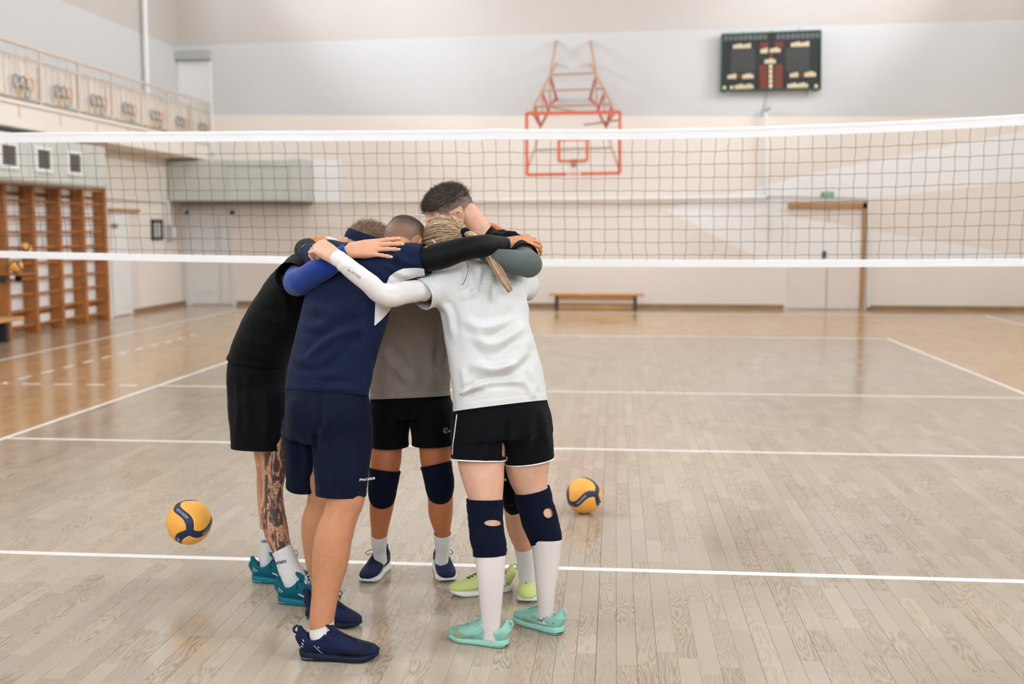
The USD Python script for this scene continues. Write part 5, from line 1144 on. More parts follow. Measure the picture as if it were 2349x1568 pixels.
ss = Surf(so); sl = [ss(x, y)[0] for x, y in catmull([(1048, 950), (1043, 990), (1039, 1020), (1038, 1042)], 6)]; part('side_piping', tube(np.array(sl) + (EYE - np.array(sl)) * .0004, .0026, 6), 'piping', sho, True)
W_ll = [(1052, 970, 1158, 975, 4.41), (1050, 1045, 1157, 1055, 4.385), (1062, 1095, 1156, 1100, 4.36), (1075, 1140, 1153, 1146, 4.34), (1080, 1200, 1150, 1200, 4.32), (1091, 1270, 1156, 1270, 4.30), (1095, 1310, 1155, 1310, 4.28), (1102, 1355, 1149, 1355, 4.27), (1110, 1398, 1142, 1398, 4.262)]
W_rl = [(1150, 970, 1255, 965, 4.49), (1156, 1045, 1262, 1045, 4.49), (1165, 1090, 1256, 1080, 4.49), (1182, 1130, 1256, 1115, 4.49), (1196, 1190, 1272, 1180, 4.48), (1223, 1250, 1287, 1240, 4.47), (1228, 1300, 1279, 1300, 4.45), (1232, 1345, 1272, 1345, 4.445), (1239, 1388, 1266, 1388, 4.44)]
W_la = [(1078, 622, 1064, 676, 4.53), (1020, 636, 1018, 684, 4.44), (968, 643, 975, 688, 4.36), (935, 647, 931, 693, 4.30), (904, 655, 882, 698, 4.22), (882, 652, 856, 686, 4.19), (860, 634, 836, 667, 4.17), (824, 608, 800, 635, 4.16), (797, 588, 775, 611, 4.17), (781, 578, 763, 599, 4.19)]
W_ra = [(1180, 655, 4.64, .048), (1205, 662, 4.72, .046), (1211, 658, 4.80, .042), (1180, 610, 4.94, .036), (1140, 575, 4.98, .028)]
main = body_main(W_t, [W_ll, W_rl, W_la], [(W_ra, .03), ([(1105, 628, 4.58, .052), (1075, 595, 4.6, .048), (1045, 572, 4.61, .046)], .03)])
hR = frame_of((-.72, .40, -.50), (-.3, .25, .9)); hO = P(1021, 568, 4.60); hd = head_mesh(hR, hO, .97)
lh = local(hd, hR, hO)
wrist = P(770, 590, 4.195)
hnd, nails = hand_at(wrist, P(738, 567, 4.215), np.array([.35, -.72, .6]), right=False, per=[(52, 70, 40), (55, 72, 40), (54, 68, 40), (42, 50, 30)], spread=(2, 0, -3, -12), thumb=(14, 46), s=.95)
hr, _ = hand_at(P(1140, 575, 4.98), P(1100, 570, 5.0), np.array([0, .6, .7]), right=True, s=.93)
bW = add_body(Wm, 'skin_woman', [main, hd, hnd, hr], [np.zeros(len(main.vertices)), .8 * (lh[:, 2] > .07), np.zeros(len(hnd.vertices)), np.zeros(len(hr.vertices))])
for n_ in nails[:4]: part('fingernail', n_, 'nail', bW, True)
# hair drawn back to the tie
tie = P(1066, 535, 4.555)
capf = np.minimum(.088 - lh[:, 1] + .9 * np.clip(lh[:, 2] - .06, 0, 1), lh[:, 2] + .035 - .25 * lh[:, 1]); ear = (np.abs(lh[:, 0]) > .071) & (np.abs(lh[:, 1] + .012) < .032) & (lh[:, 2] < .032); capf[ear] = -.01
nm = normals(hd); cap = cutfield(trimesh.Trimesh(hd.vertices + nm * .005, hd.faces, process=False), capf); hW = part('hair', cap, 'hair_blond', Wm, True, 'blond hair drawn back into a ponytail')
p0, _n = scatter(hd, sstep(0, .02, capf), 5200, 31); r_ = np.random.default_rng(9); ls = []
cS = hO + hR.T @ np.array([0, -.014, .035])
for p in p0:
    d0 = p - cS; R0 = np.linalg.norm(d0); d1 = tie - cS; R1 = np.linalg.norm(d1); u0, u1 = d0 / R0, d1 / R1; om = math.acos(np.clip(u0 @ u1, -1, 1)); k = 9; lift = r_.uniform(.006, .0125)
    if om < .05 or om > 2.3: continue
    t = np.linspace(0, 1, k)[:, None]; sl_ = (np.sin((1 - t) * om) * u0 + np.sin(t * om) * u1) / math.sin(om); ls.append(cS + sl_ * (R0 + lift + (R1 - R0 - lift) * t ** 2) + r_.normal(0, .0009, (k, 3)))
hair('hair_strand', ls, .0012, 'hair_blond', hW, None, .7)
sh2 = trimesh.util.concatenate([torus((0, 0, 0), .017, .0085, 'z', 22, 10), torus((0, 0, .006), .015, .008, 'z', 22, 10)]); tz = unit(P(1100, 548, 4.50) - tie); ux = unit(np.cross(tz, (0, 0, 1))); sh2 = place(crumple(sh2, .002, 90.), np.array([ux, np.cross(tz, ux), tz]), tie); part('hair_tie', sh2, 'navy_knit', Wm, True, 'navy scrunchie')
path = catmull([tie, P(1090, 541, 4.51), P(1112, 565, 4.465), P(1130, 596, 4.425), P(1142, 618, 4.405), P(1158, 645, 4.39), P(1170, 668, 4.385)], 5)
ls = []
for k in range(1500):
    ph, rr = r_.uniform(0, 2 * np.pi), math.sqrt(r_.random()); t = np.linspace(0, 1, len(path)); wd = .020 * np.interp(t, [0, .12, .45, .8, 1], [.35, .9, 1., .75, .4]) * rr; e = r_.uniform(.82, 1.04)
    tt, uu, vv = frames(path); q = path + wd[:, None] * (math.cos(ph) * uu * 1.25 + math.sin(ph) * vv * .7); q = q + r_.normal(0, .0012, 3) + np.stack([np.sin(t * 5 + k) * .002] * 3, 1); n_ = max(4, int(len(q) * e)) if e < 1 else len(q); ls.append(q[:n_])
hair('ponytail', ls, .0013, 'hair_blond', Wm, 'long blond ponytail hanging down the back', .5)
slr = [(973, 640, 980, 692, 4.37), (968, 640, 972, 690, 4.36), (935, 644, 930, 696, 4.30), (905, 652, 880, 702, 4.22), (883, 650, 855, 689, 4.185), (861, 632, 835, 669, 4.165), (825, 606, 798, 638, 4.155), (797, 585, 772, 614, 4.165), (782, 575, 761, 602, 4.185)]
sleeve = cuff(slr, 8, 48, 0, wr=.0016, wsc=45, seed=4, bands=((.12, .01, .0022), (.93, .012, .0016))); sleeve = folds(sleeve, [([(786, 628), (800, 612), (806, 606)], 4, .004), ([(776, 622), (788, 602)], 4, .003), ([(880, 660), (900, 662), (925, 660)], 6, .002)])
slv = part('arm_sleeve', sleeve, 'white_lycra', Wm, True, 'white compression sleeve'); sSl = Surf(sleeve)
part('print', decal(meshkit.text_mesh('errea', .016, .0005, True), sSl, (805, 625), (825, 639)), 'print_grey', slv, label='grey lettering')
dia = lambda cx, cy, s: [(cx - s, cy), (cx, cy - s), (cx + s, cy), (cx, cy + s)]
part('print', decal(shapes2d([dia(.007, .005, .0055), dia(.015, .005, .0055)], .0005), sSl, (795, 619), (803, 625)), 'print_grey', slv, label='double diamond mark')
tri = [sSl(x, y)[0] for x, y in catmull([(784, 620), (788, 615), (797, 610)], 5)]; part('print', tube(tri, .0009, 5), 'print_grey', slv, True)
tri = [sSl(x, y)[0] for x, y in catmull([(789, 634), (797, 631), (804, 625)], 5)]; part('print', tube(tri, .0009, 5), 'print_grey', slv, True)
S = Solid(.005, .02); S.chain(*chainpx([(1200, 662, 4.71, .050), (1208, 662, 4.77, .051), (1210, 655, 4.82, .047), (1192, 622, 4.90, .042)])); part('arm_sleeve', crumple(S.mesh(1), .005, 30., 3), 'white_lycra', Wm, True, 'white compression sleeve')
pads = [([(1071, 1141, 1155, 1148, 4.34), (1073, 1160, 1153, 1167, 4.335), (1076, 1200, 1153, 1203, 4.325), (1079, 1228, 1157, 1233, 4.31), (1084, 1252, 1161, 1256, 4.305), (1086, 1272, 1161, 1273, 4.30)], (1131, 1199, 21, 8)), ([(1181, 1131, 1260, 1115, 4.49), (1187, 1160, 1267, 1146, 4.49), (1198, 1200, 1280, 1190, 4.48), (1212, 1232, 1287, 1220, 4.475), (1221, 1252, 1290, 1240, 4.47)], (1258, 1176, 12, 12))]
for rows, (hx, hy, ha, hb) in pads:
    m = cuff(rows, 10, 64,   .002, wr=.004, wsc=32, seed=6, bands=((.08, .02, .0015), (.0, .015, .001), (.9, .012, .0016), (.16, .02, .0012), (.24, .02, .0012))); px = project(m.vertices); m2 = cutfield(m, np.where(facing(m), np.sqrt(((px[:, 0] - hx) / ha) ** 2 + ((px[:, 1] - hy) / hb) ** 2) - 1, 1.))
    kp = part('knee_pad', m2, 'navy_knit', Wm, True, 'navy knee pad with a round opening'); sp = Surf(m); a = np.linspace(0, 2 * np.pi, 26, endpoint=False)
    part('opening_rim', tube(np.array([sp(hx + (ha + 1) * math.cos(q), hy + (hb + 1) * math.sin(q))[0] for q in a]), .003, 6, loop=True), 'navy_knit', kp, True)
for rows, sx, fl in (([(1089, 1262, 1160, 1264, 4.30), (1094, 1310, 1157, 1310, 4.28), (1099, 1360, 1153, 1360, 4.27), (1103, 1410, 1149, 1410, 4.26), (1105, 1437, 1148, 1437, 4.255), (1106, 1466, 1148, 1466, 4.25)], 1145, (.3, .95, 0)), ([(1219, 1240, 1289, 1234, 4.465), (1226, 1300, 1281, 1300, 4.45), (1230, 1350, 1274, 1350, 4.44), (1232, 1396, 1271, 1396, 4.44), (1232, 1428, 1271, 1428, 4.435)], 1257, (.63, .77, 0))):
    m = cuff(rows, 7, 48, .001, bands=((.80, .012, .0012),), flat=(fl, .70, .45)); sk = part('sock', m, 'sheer_sock', Wm, True); sp = Surf(m); y0 = rows[0][1] + 22
    ln = [sp(x, y)[0] for x, y in catmull([(sx, y0), (sx - 1, y0 + 50), (sx - 4, y0 + 82), (sx - 0, y0 + 93), (sx + 6, y0 + 85)], 5)]; part('sock_line', tube(np.array(ln), .0009, 5), 'white_sock', sk, True)
WM = dict(upper='shoe_mint', sole='sole_mint', lace='lace_mint')
_s1 = add_shoe(Wm, FL(1166, 1484), FL(1029, 1461), WM, L=.262, heel_piece='heel_slate', side_marks=[([(.10, .070), (.13, .045), (.16, .048)], 1, .0012, 'lace_mint'), ([(.020, .078), (.050, .046)], 1, .0011, 'sole_mint'), ([(.016, .068), (.042, .042)], 1, .0011, 'sole_mint'), ([(.012, .058), (.034, .038)], 1, .0011, 'sole_mint'), ([(.185, .036), (.21, .03), (.24, .03)], 1, .004, 'mesh_olive'), ([(.075, .06), (.071, .055)], 1, .001, 'heel_slate')], label='mint green volleyball shoe')
_s2 = add_shoe(Wm, FL(1290, 1456), FL(1168, 1415), WM, L=.262, heel_piece='heel_slate', side_marks=[([(.075, .070), (.086, .056), (.092, .042)], 1, .0015, 'heel_slate'), ([(.086, .056), (.098, .052), (.108, .056)], 1, .0017, 'heel_slate'), ([(.098, .052), (.092, .042)], 1, .0017, 'heel_slate'), ([(.11, .056), (.125, .06), (.145, .062)], 1, .005, 'mesh_olive'), ([(.018, .058), (.023, .055), (.028, .06)], 1, .001, 'heel_slate')], label='mint green volleyball shoe with a dark bird mark')
for (u_, t_, q_), poly in ((_s1, [(1038, 1443), (1053, 1439), (1051, 1447), (1064, 1453), (1059, 1467), (1041, 1459)]), (_s1, [(1074, 1458), (1098, 1455), (1088, 1462), (1076, 1466)]), (_s2, [(1196, 1413), (1226, 1425), (1216, 1431), (1202, 1421)])):
    part('mesh_patch', patch(t_(q_['upper']), poly, .0012), 'mesh_olive', u_, True)

# ---------- the woman at the back, facing the camera
G = thing('person', 'person in taupe tee at the back of the huddle, legs facing the camera', 'person', FL(940, 1300))
G_t = stn([(849, 900, 1032, 893, 4.99, 0, .66), (856, 860, 1033, 855, 4.97, 0, .66), (868, 800, 1034, 795, 4.93, 0, .64), (880, 745, 1035, 742, 4.88, 0, .62), (888, 690, 1036, 688, 4.83, 0, .6), (888, 650, 1036, 648, 4.80, 0, .55), (900, 625, 1026, 625, 4.78, 0, .45)])
S = Solid(.006, .03); c0 = G_t[0]; hp = P(940, 912, 4.9); hemn = unit(np.array([.06, -.12, -1.]))
S.loft(np.vstack([np.r_[c0[:3] - (0, 0, .08), c0[3:]], G_t]))
S.chain(*chainpx([(900, 640, 4.79, .06), (945, 628, 4.79, .055), (1020, 640, 4.80, .06)]), k=.04)
S.chain(*chainpx([(900, 640, 4.79, .06), (872, 628, 4.86, .056), (855, 612, 4.92, .05)]), k=.03); S.chain(*chainpx([(1020, 640, 4.80, .06), (1045, 622, 4.88, .054)]), k=.03)
tee = crumple(S.mesh(2), .006, 8., 21); tee = folds(tee, [([(875, 790), (905, 840), (945, 880)], 10, .009), ([(900, 700), (940, 730), (990, 715)], 12, .007), ([(880, 820), (890, 860), (880, 900)], 9, .007), ([(990, 780), (985, 830), (1000, 880)], 10, .007), ([(930, 790), (950, 850), (940, 900)], 11, .006), ([(1015, 720), (1020, 780), (1015, 840)], 8, .007)]); tee = hemcut(tee, hp, hemn)
part('t_shirt', tee, 'taupe_melange', G, True)
S = Solid(.006, .03); S.loft(stn([(856, 885, 1028, 878, 5.0, 0, .68), (850, 925, 1036, 920, 5.01, 0, .70), (848, 955, 1041, 950, 5.01, 0, .66)]))
GL = [(846, 945, 942, 950, 5.0), (850, 990, 938, 992, 5.0), (853, 1021, 936, 1025, 5.0)]; GR = [(938, 945, 1041, 942, 5.0), (943, 990, 1043, 982, 5.0), (947, 1026, 1042, 1010, 5.0)]
for r_ in (GL, GR): opened(S, r_, .01)
so = folds(crumple(S.mesh(2), .003, 9., 22), [([(900, 935), (905, 970), (900, 1010)], 9, .005), ([(985, 930), (990, 970), (995, 1005)], 9, .005), ([(940, 935), (941, 950), (940, 965)], 6, -.006)])
for r_ in (GL, GR): so = hemcut(so, *endclip(r_)[0], .12)
sho = part('shorts', so, 'black_shorts', G, True); ss = Surf(so)
part('print', decal(meshkit.text_mesh('asics', .020, .0005, True), ss, (1028, 991), (1049, 985)), 'print_rose', sho, label='pale lettering')
part('print', tube([ss(1022 + 4.2 * math.cos(a), 987 + 6 * math.sin(a))[0] for a in np.linspace(.3, 5.6, 14)], .0018, 5), 'print_rose', sho, True)
part('print', tube([ss(x, y)[0] for x, y in ((1019, 991), (1025, 984), (1026, 981))], .0014, 5), 'print_rose', sho, True)
G_l = [(850, 950, 940, 955, 5.0), (853, 1020, 923, 1022, 5.0), (851, 1050, 920, 1055, 4.99), (851, 1078, 914, 1082, 4.98), (852, 1110, 908, 1115, 4.97), (849, 1145, 905, 1148, 4.98), (849, 1180, 898, 1180, 5.0), (852, 1225, 888, 1225, 5.04), (857, 1262, 883, 1262, 5.08), (860, 1276, 881, 1276, 5.09)]
G_r = [(945, 950, 1040, 945, 5.0), (961, 1022, 1037, 1013, 5.0), (964, 1050, 1034, 1045, 4.99), (969, 1075, 1031, 1068, 4.98), (977, 1110, 1035, 1105, 4.97), (982, 1142, 1039, 1141, 4.98), (984, 1180, 1038, 1177, 5.0), (998, 1222, 1032, 1222, 5.04), (1002, 1262, 1030, 1262, 5.08), (1005, 1276, 1028, 1276, 5.09)]
G_ra = [(900, 640, 4.79, .05), (860, 610, 4.90, .046), (825, 596, 4.98, .042), (785, 582, 4.96, .034), (762, 561, 4.90, .024)]
G_la = [(1020, 640, 4.80, .05), (1050, 618, 4.92, .045), (1085, 600, 5.0, .040), (1112, 555, 4.97, .032), (1122, 528, 4.93, .024)]
main = body_main(G_t, [G_l, G_r], [(G_ra, .03), (G_la, .03), ([(950, 628, 4.79, .05), (950, 598, 4.78, .045)], .03)])
hR = frame_of((.0, -.55, -.8), (0, -.8, .5)); hO = P(950, 592, 4.80); hd = head_mesh(hR, hO, .93); lh = local(hd, hR, hO)
gh, gn = hand_at(P(759, 558, 4.895), P(738, 553, 4.86), np.array([0, -.35, .9]), right=True, per=[(25, 35, 25)] * 4, s=.88)
gh2, gn2 = hand_at(P(1136, 527, 4.93), P(1110, 514, 4.86), np.array([.1, .25, .95]), right=False, per=[(15, 30, 25)] * 4, s=.88, spread=(8, 2, -4, -10))
bG = add_body(G, 'skin_tan_woman', [main, hd, gh, gh2], [np.zeros(len(main.vertices)), .8 * (lh[:, 2] > .07), np.zeros(len(gh.vertices)), np.zeros(len(gh2.vertices))])
for n_ in gn2[:4]: part('fingernail', n_, 'hair_dark', bG, True, 'dark painted nail')
capf = np.minimum(.088 - lh[:, 1] + .9 * np.clip(lh[:, 2] - .06, 0, 1), lh[:, 2] + .05); cap = cutfield(trimesh.Trimesh(hd.vertices + normals(hd) * .007, hd.faces, process=False), capf); part('hair', cap, 'hair_brown', G, True)
S = Solid(.004, .01); S.chain(*chainpx([(764, 561, 4.905, .030), (754, 556, 4.892, .027)]), k=.01); part('wristband', S.mesh(1), 'white_cloth', G, True, 'white wrist band')
for rows in ([(849, 1073, 918, 1080, 4.98), (848, 1092, 914, 1098, 4.975), (846, 1118, 909, 1122, 4.965), (848, 1142, 904, 1146, 4.965), (853, 1154, 897, 1157, 4.97)], [(966, 1068, 1034, 1060, 4.98), (970, 1085, 1037, 1078, 4.975), (976, 1112, 1041, 1106, 4.965), (981, 1136, 1037, 1133, 4.965), (987, 1147, 1029, 1146, 4.97)]):
    m = cuff(rows, 8, 48, .002, wr=.002, wsc=28, seed=2, bands=((.05, .03, .002),)); px = project(m.vertices); cx, cy = (rows[2][0] + rows[2][2]) / 2, rows[2][1]; m = trimesh.Trimesh(m.vertices + normals(m) * (.008 * np.exp(-((px[:, 0] - cx) / 24) ** 2 - ((px[:, 1] - cy) / 26) ** 2) * facing(m))[:, None], m.faces, process=False); part('knee_pad', m, 'navy_knit', G, True)
for rows in ([(852, 1226, 888, 1224, 5.04), (854, 1245, 886, 1245, 5.06), (857, 1262, 884, 1262, 5.08), (861, 1288, 886, 1288, 5.10)], [(996, 1223, 1034, 1221, 5.04), (999, 1245, 1032, 1245, 5.06), (1001, 1262, 1030, 1262, 5.08), (999, 1288, 1026, 1288, 5.10)]):
    part('sock', cuff(rows, 7, 36, .0035, rib=.0003, bands=((.25, .02, .001), (.33, .02, .001), (.02, .02, .001))), 'white_sock', G, True)
GM = dict(upper='shoe_navy', sole='sole_white', lace='lace_navy', loop='shoe_navy2')
for he, to in (((886, 1300), (836, 1340)), ((1006, 1298), (1032, 1342))):
    add_shoe(G, FL(*he), FL(*to), GM, L=.275, heel_piece=None, toe_piece='sole_white', bow=True, tongue='shoe_navy2', side_marks=[([(.11, .07), (.16, .05), (.20, .036)], 1, .0014, 'print_rose'), ([(.11, .07), (.16, .05), (.20, .036)], -1, .0014, 'print_white')])

# ---------- the man in black at the left
B = thing('person', 'person in black tee with blue arm sleeve, tattooed leg and teal shoes', 'person', FL(650, 1350))
B_t = stn([(527, 820, 655, 836, 4.88, 0, 1.35), (543, 775, 672, 800, 4.87, 0, 1.4), (568, 722, 698, 762, 4.85, 0, 1.45), (597, 672, 720, 722, 4.83, 0, 1.5), (630, 628, 742, 684, 4.82, 0, 1.55), (668, 600, 762, 650, 4.81, 0, 1.5), (705, 590, 775, 630, 4.80, 0, 1.3)])
S = Solid(.006, .03); c0 = B_t[0]; ax = unit(B_t[3][:3] - B_t[0][:3]); hemn = unit(np.cross(P(655, 838, 4.88) - P(526, 818, 4.88), (0, 1, 0))); hemn = hemn if hemn[2] < 0 else -hemn
S.loft(np.vstack([np.r_[c0[:3] - ax * .06, c0[3:]], B_t]))
BS = np.array([P(690, 622, 4.72), P(676, 626, 4.62), P(664, 634, 4.54)]); BH = openpts(S, BS, [.072, .066, .060], .04)
S.chain(*chainpx([(705, 615, 4.93, .06), (740, 622, 5.02, .056)]), k=.03)
tee = folds(crumple(S.mesh(2), .006, 8., 31), [([(560, 770), (600, 790), (640, 780)], 10, .006), ([(590, 720), (640, 740), (670, 720)], 10, .006), ([(620, 650), (650, 680), (660, 720)], 9, .006), ([(545, 800), (590, 815), (640, 815)], 8, .004)]); tee = hemcut(tee, c0[:3], hemn); tee = hemcut(tee, *BH, .10)
part('t_shirt', tee, 'black_jersey', B, True)
S = Solid(.006, .03); S.loft(stn([(535, 805, 655, 815, 4.88, 0, 1.3), (527, 850, 658, 855, 4.88, 0, 1.35), (528, 920, 660, 920, 4.88, 0, 1.3), (531, 960, 660, 960, 4.88, 0, 1.25)]))
BR = [(530, 930, 662, 935, 4.80), (531, 975, 658, 980, 4.79), (534, 1023, 652, 1034, 4.78)]; BL = [(545, 930, 650, 935, 4.97), (550, 975, 648, 980, 4.98), (556, 1022, 642, 1026, 4.98)]
for r_ in (BR, BL): opened(S, r_, .02)
so = folds(crumple(S.mesh(2), .004, 8., 32), [([(570, 850), (565, 920), (572, 1000)], 8, .006), ([(610, 880), (615, 950), (605, 1020)], 9, .006), ([(545, 860), (548, 930), (545, 1000)], 7, .005), ([(640, 900), (635, 960), (638, 1020)], 8, .005)]); 
for r_ in (BR, BL): so = hemcut(so, *endclip(r_)[0], .125)
part('shorts', so, 'black_shorts', B, True)
B_r = [(545, 930, 655, 935, 4.80), (585, 1010, 660, 1012, 4.78), (598, 1036, 657, 1040, 4.77), (602, 1085, 654, 1088, 4.765), (604, 1122, 648, 1124, 4.76), (600, 1165, 652, 1172, 4.75), (606, 1212, 660, 1218, 4.74), (622, 1250, 666, 1252, 4.73), (634, 1280, 674, 1276, 4.72), (646, 1312, 682, 1302, 4.71)]
B_l = [(560, 930, 650, 935, 4.97), (578, 1010, 640, 1012, 4.98), (583, 1035, 638, 1035, 4.985), (590, 1080, 640, 1080, 4.99), (590, 1110, 640, 1110, 4.99), (592, 1150, 645, 1150, 5.0), (597, 1205, 640, 1205, 5.0), (599, 1250, 632, 1250, 5.0), (600, 1292, 628, 1292, 5.0)]
tsurf = sN.Y; w0 = P(812, 573, tsurf(812, 582) - .030); wy = w0[1]
B_ra = [(695, 622, 4.72, .054), (680, 648, 4.48, .050), (700, 642, 4.40, .049), (745, 610, 4.28, .042), (785, 586, wy + .012, .034), (808, 574, wy + .002, .0265)]
B_la = [(712, 615, 4.93, .052), (760, 630, 5.05, .045), (820, 640, 5.10, .04), (870, 632, 5.06, .034), (900, 625, 5.02, .028)]
main = body_main(B_t, [B_r, B_l], [(B_ra, .03), (B_la, .03), ([(745, 615, 4.81, .058), (795, 592, 4.80, .053), (830, 582, 4.80, .05)], .03)])
hR = frame_of((.78, .10, -.62), (.5, .1, .85)); hO = P(845, 580, 4.80); hd = head_mesh(hR, hO); lh = local(hd, hR, hO)
bh, bn = hand_at(w0, P(868, 567, tsurf(868, 575) - .024), np.array([.05, -.80, .60]), right=True, per=[(4, 6, 6), (6, 8, 6), (6, 8, 6), (4, 6, 4)], spread=(7, 3, 0, -13), thumb=(20, 34), s=1.0)
bl, _ = hand_at(P(900, 625, 5.02), P(940, 625, 5.0), np.array([0, .6, .6]), right=False)
ink = np.zeros(len(main.vertices)); pm = project(main.vertices); dd = main.vertices; cB, rB = limb(B_r, 5); kt = cKDTree(cB[5:]); cL, rL = limb(B_l, 5); kl = cKDTree(cL[5:]); ink[(kt.query(dd)[0] < .09) & (kt.query(dd)[0] < kl.query(dd)[0]) & (dd[:, 2] < .75)] = 1.
edge = sstep(-.045, -.015, (dd[:, 0] - np.interp(dd[:, 2], cB[::-1, 2], cB[::-1, 0]))); ink *= np.where(dd[:, 2] > .42, edge, 1)
ink[(kl.query(dd)[0] < .07) & (ink == 0) & (dd[:, 2] < .55) & (dd[:, 2] > .38)] = .35
stB = np.clip(sstep(.02, .05, lh[:, 2]), 0, 1)
bB = add_body(B, 'skin_dark_man', [main, hd, bh, bl], [np.zeros(len(main.vertices)), .8 * stB, np.zeros(len(bh.vertices)), np.zeros(len(bl.vertices))], ink)
for n_ in bn: part('fingernail', n_, 'nail', bB, True)
capf = np.minimum(.088 - lh[:, 1] + .9 * np.clip(lh[:, 2] - .06, 0, 1), lh[:, 2] - .005); cap = cutfield(trimesh.Trimesh(hd.vertices + normals(hd) * .006, hd.faces, process=False), capf); hB = part('hair', cap, 'hair_brown', B, True, 'short brown hair')
hair('hair_strand', strands(hd, sstep(0, .02, capf), 3600, .03, hR[1] * .5 + hR[2] * .5, 41, 5, .3, .6), .0010, 'hair_brown', hB)
bandf = .019 - np.abs(lh[:, 2] - .052 + .35 * (lh[:, 1] + .01) * -1); part('headband', cutfield(trimesh.Trimesh(hd.vertices + normals(hd) * .018, hd.faces, process=False), bandf), 'navy_jersey', B, True, 'navy headband')
S = Solid(.005, .02); S.chain(*chainpx([(692, 626, 4.68, .055), (682, 640, 4.56, .056), (681, 648, 4.48, .056), (694, 645, 4.41, .055), (745, 611, 4.28, .048), (785, 586, wy + .012, .040), (801, 578, wy + .005, .034), (814, 571, wy, .033)]))
part('arm_sleeve', hemcut(crumple(S.mesh(1), .003, 22., 33), P(801, 577, wy + .004), P(812, 569, wy) - P(790, 583, wy + .01), .07), 'blue_lycra', B, True, 'blue compression sleeve')
sk = part('sock', cuff([(625, 1263, 668, 1255, 4.725), (632, 1280, 676, 1271, 4.72), (641, 1310, 688, 1300, 4.71), (649, 1340, 702, 1326, 4.70), (652, 1366, 706, 1356, 4.69)], 8, 60, .001, rib=.0009, nrib=20, wr=.001, flat=((.05, 1, 0), .72, .5)), 'white_sock', B, True)
def sockprint(skp, rows, a, b, txt): part('print', decal(meshkit.text_mesh(txt, .013, .0005, True), Surf(cuff(rows, 8, 60, .0015)), a, b), 'print_black', skp, label='black lettering')
sockprint(sk, [(625, 1263, 668, 1255, 4.725), (632, 1280, 676, 1271, 4.72), (641, 1310, 688, 1300, 4.71), (648, 1335, 698, 1322, 4.70)], (631, 1295), (658, 1289), 'DEMIX')
r2_ = [(596, 1211, 636, 1211, 5.0), (596, 1240, 634, 1240, 5.0), (596, 1270, 632, 1270, 5.0), (594, 1295, 634, 1295, 5.0), (594, 1322, 638, 1322, 5.0)]
sk = part('sock', cuff(r2_, 8, 60, .001, rib=.0009, nrib=20, wr=.001), 'white_sock', B, True); sockprint(sk, r2_, (600, 1244), (627, 1243), 'DEMIX')
BM = dict(upper='shoe_teal', sole='sole_teal', lace='print_white', loop='shoe_teal')
mk = [([(.115, .056), (.14, .046), (.17, .032), (.19, .026)], -1, .0024, 'print_white'), ([(.016, .075), (.03, .066), (.04, .060)], -1, .0012, 'print_white'), ([(.012, .066), (.03, .056)], -1, .0009, 'print_white')]
add_shoe(B, FL(638, 1380), FL(789, 1390), BM, L=.287, side_marks=mk, heel_piece='sole_cream', loop=False, label='teal volleyball shoe'); add_shoe(B, FL(579, 1332), FL(722, 1338), BM, L=.287, side_marks=mk, heel_piece='sole_cream', loop=False, label='teal volleyball shoe')
part('lace_loop', tube(catmull([P(668, 1286, 4.72), P(676, 1262, 4.72), P(682, 1266, 4.72), P(681, 1275, 4.72), P(673, 1276, 4.72)], 6), .0016, 5), 'sole_teal', B, True)

# ---------- the tall man in black at the right
T = thing('person', 'tall person with faded brown hair in black tee, lime yellow shoes, chin down', 'person', FL(1165, 1370))
T_t = stn([(1060, 925, 1200, 925, 4.88, 30, .62), (1058, 860, 1200, 860, 4.87, 30, .62), (1056, 780, 1202, 780, 4.85, 30, .62), (1056, 700, 1204, 700, 4.83, 30, .62), (1062, 630, 1204, 635, 4.81, 30, .58), (1080, 580, 1196, 590, 4.79, 30, .5), (1095, 555, 1180, 562, 4.78, 30, .42)])
S = Solid(.006, .03); c0 = T_t[0]
S.loft(T_t)
S.chain(*chainpx([(1085, 572, 4.90, .055), (1120, 562, 4.80, .055), (1150, 556, 4.73, .055), (1180, 575, 4.68, .062)]), k=.04)
TS = np.array([P(1178, 573, 4.69), P(1192, 583, 4.63), P(1203, 590, 4.575)]); TH_ = openpts(S, TS, [.064, .060, .058], .03)
S.chain(*chainpx([(1122, 555, 4.79, .05), (1108, 537, 4.79, .050)]), k=.03)
tee = folds(crumple(S.mesh(2), .004, 9., 51), [([(1130, 535), (1150, 538), (1180, 535)], 4, .005), ([(1150, 525), (1170, 535), (1190, 532)], 4, .004)]); tee = hemcut(tee, *TH_, .10); part('t_shirt', tee, 'black_jersey', T, True)
S = Solid(.007, .03); S.loft(stn([(1064, 890, 1198, 890, 4.88, 30, .66), (1062, 950, 1200, 950, 4.88, 30, .7), (1064, 980, 1200, 980, 4.87, 30, .7)]))
TL = [(1125, 960, 1203, 960, 4.80), (1130, 1000, 1203, 1000, 4.78), (1136, 1050, 1205, 1050, 4.75)]; TR = [(1072, 960, 1150, 960, 4.95), (1080, 1000, 1150, 1000, 4.94), (1082, 1050, 1148, 1050, 4.93)]
for r_ in (TL, TR): opened(S, r_, .02)
so = S.mesh(1)
for r_ in (TL, TR): so = hemcut(so, *endclip(r_)[0], .09)
part('shorts', so, 'black_shorts', T, True)
T_l = [(1128, 960, 1200, 960, 4.80), (1142, 1050, 1203, 1050, 4.75), (1145, 1100, 1200, 1100, 4.73), (1156, 1165, 1210, 1165, 4.74), (1163, 1210, 1218, 1210, 4.78), (1181, 1256, 1221, 1255, 4.82), (1192, 1300, 1223, 1300, 4.85)]
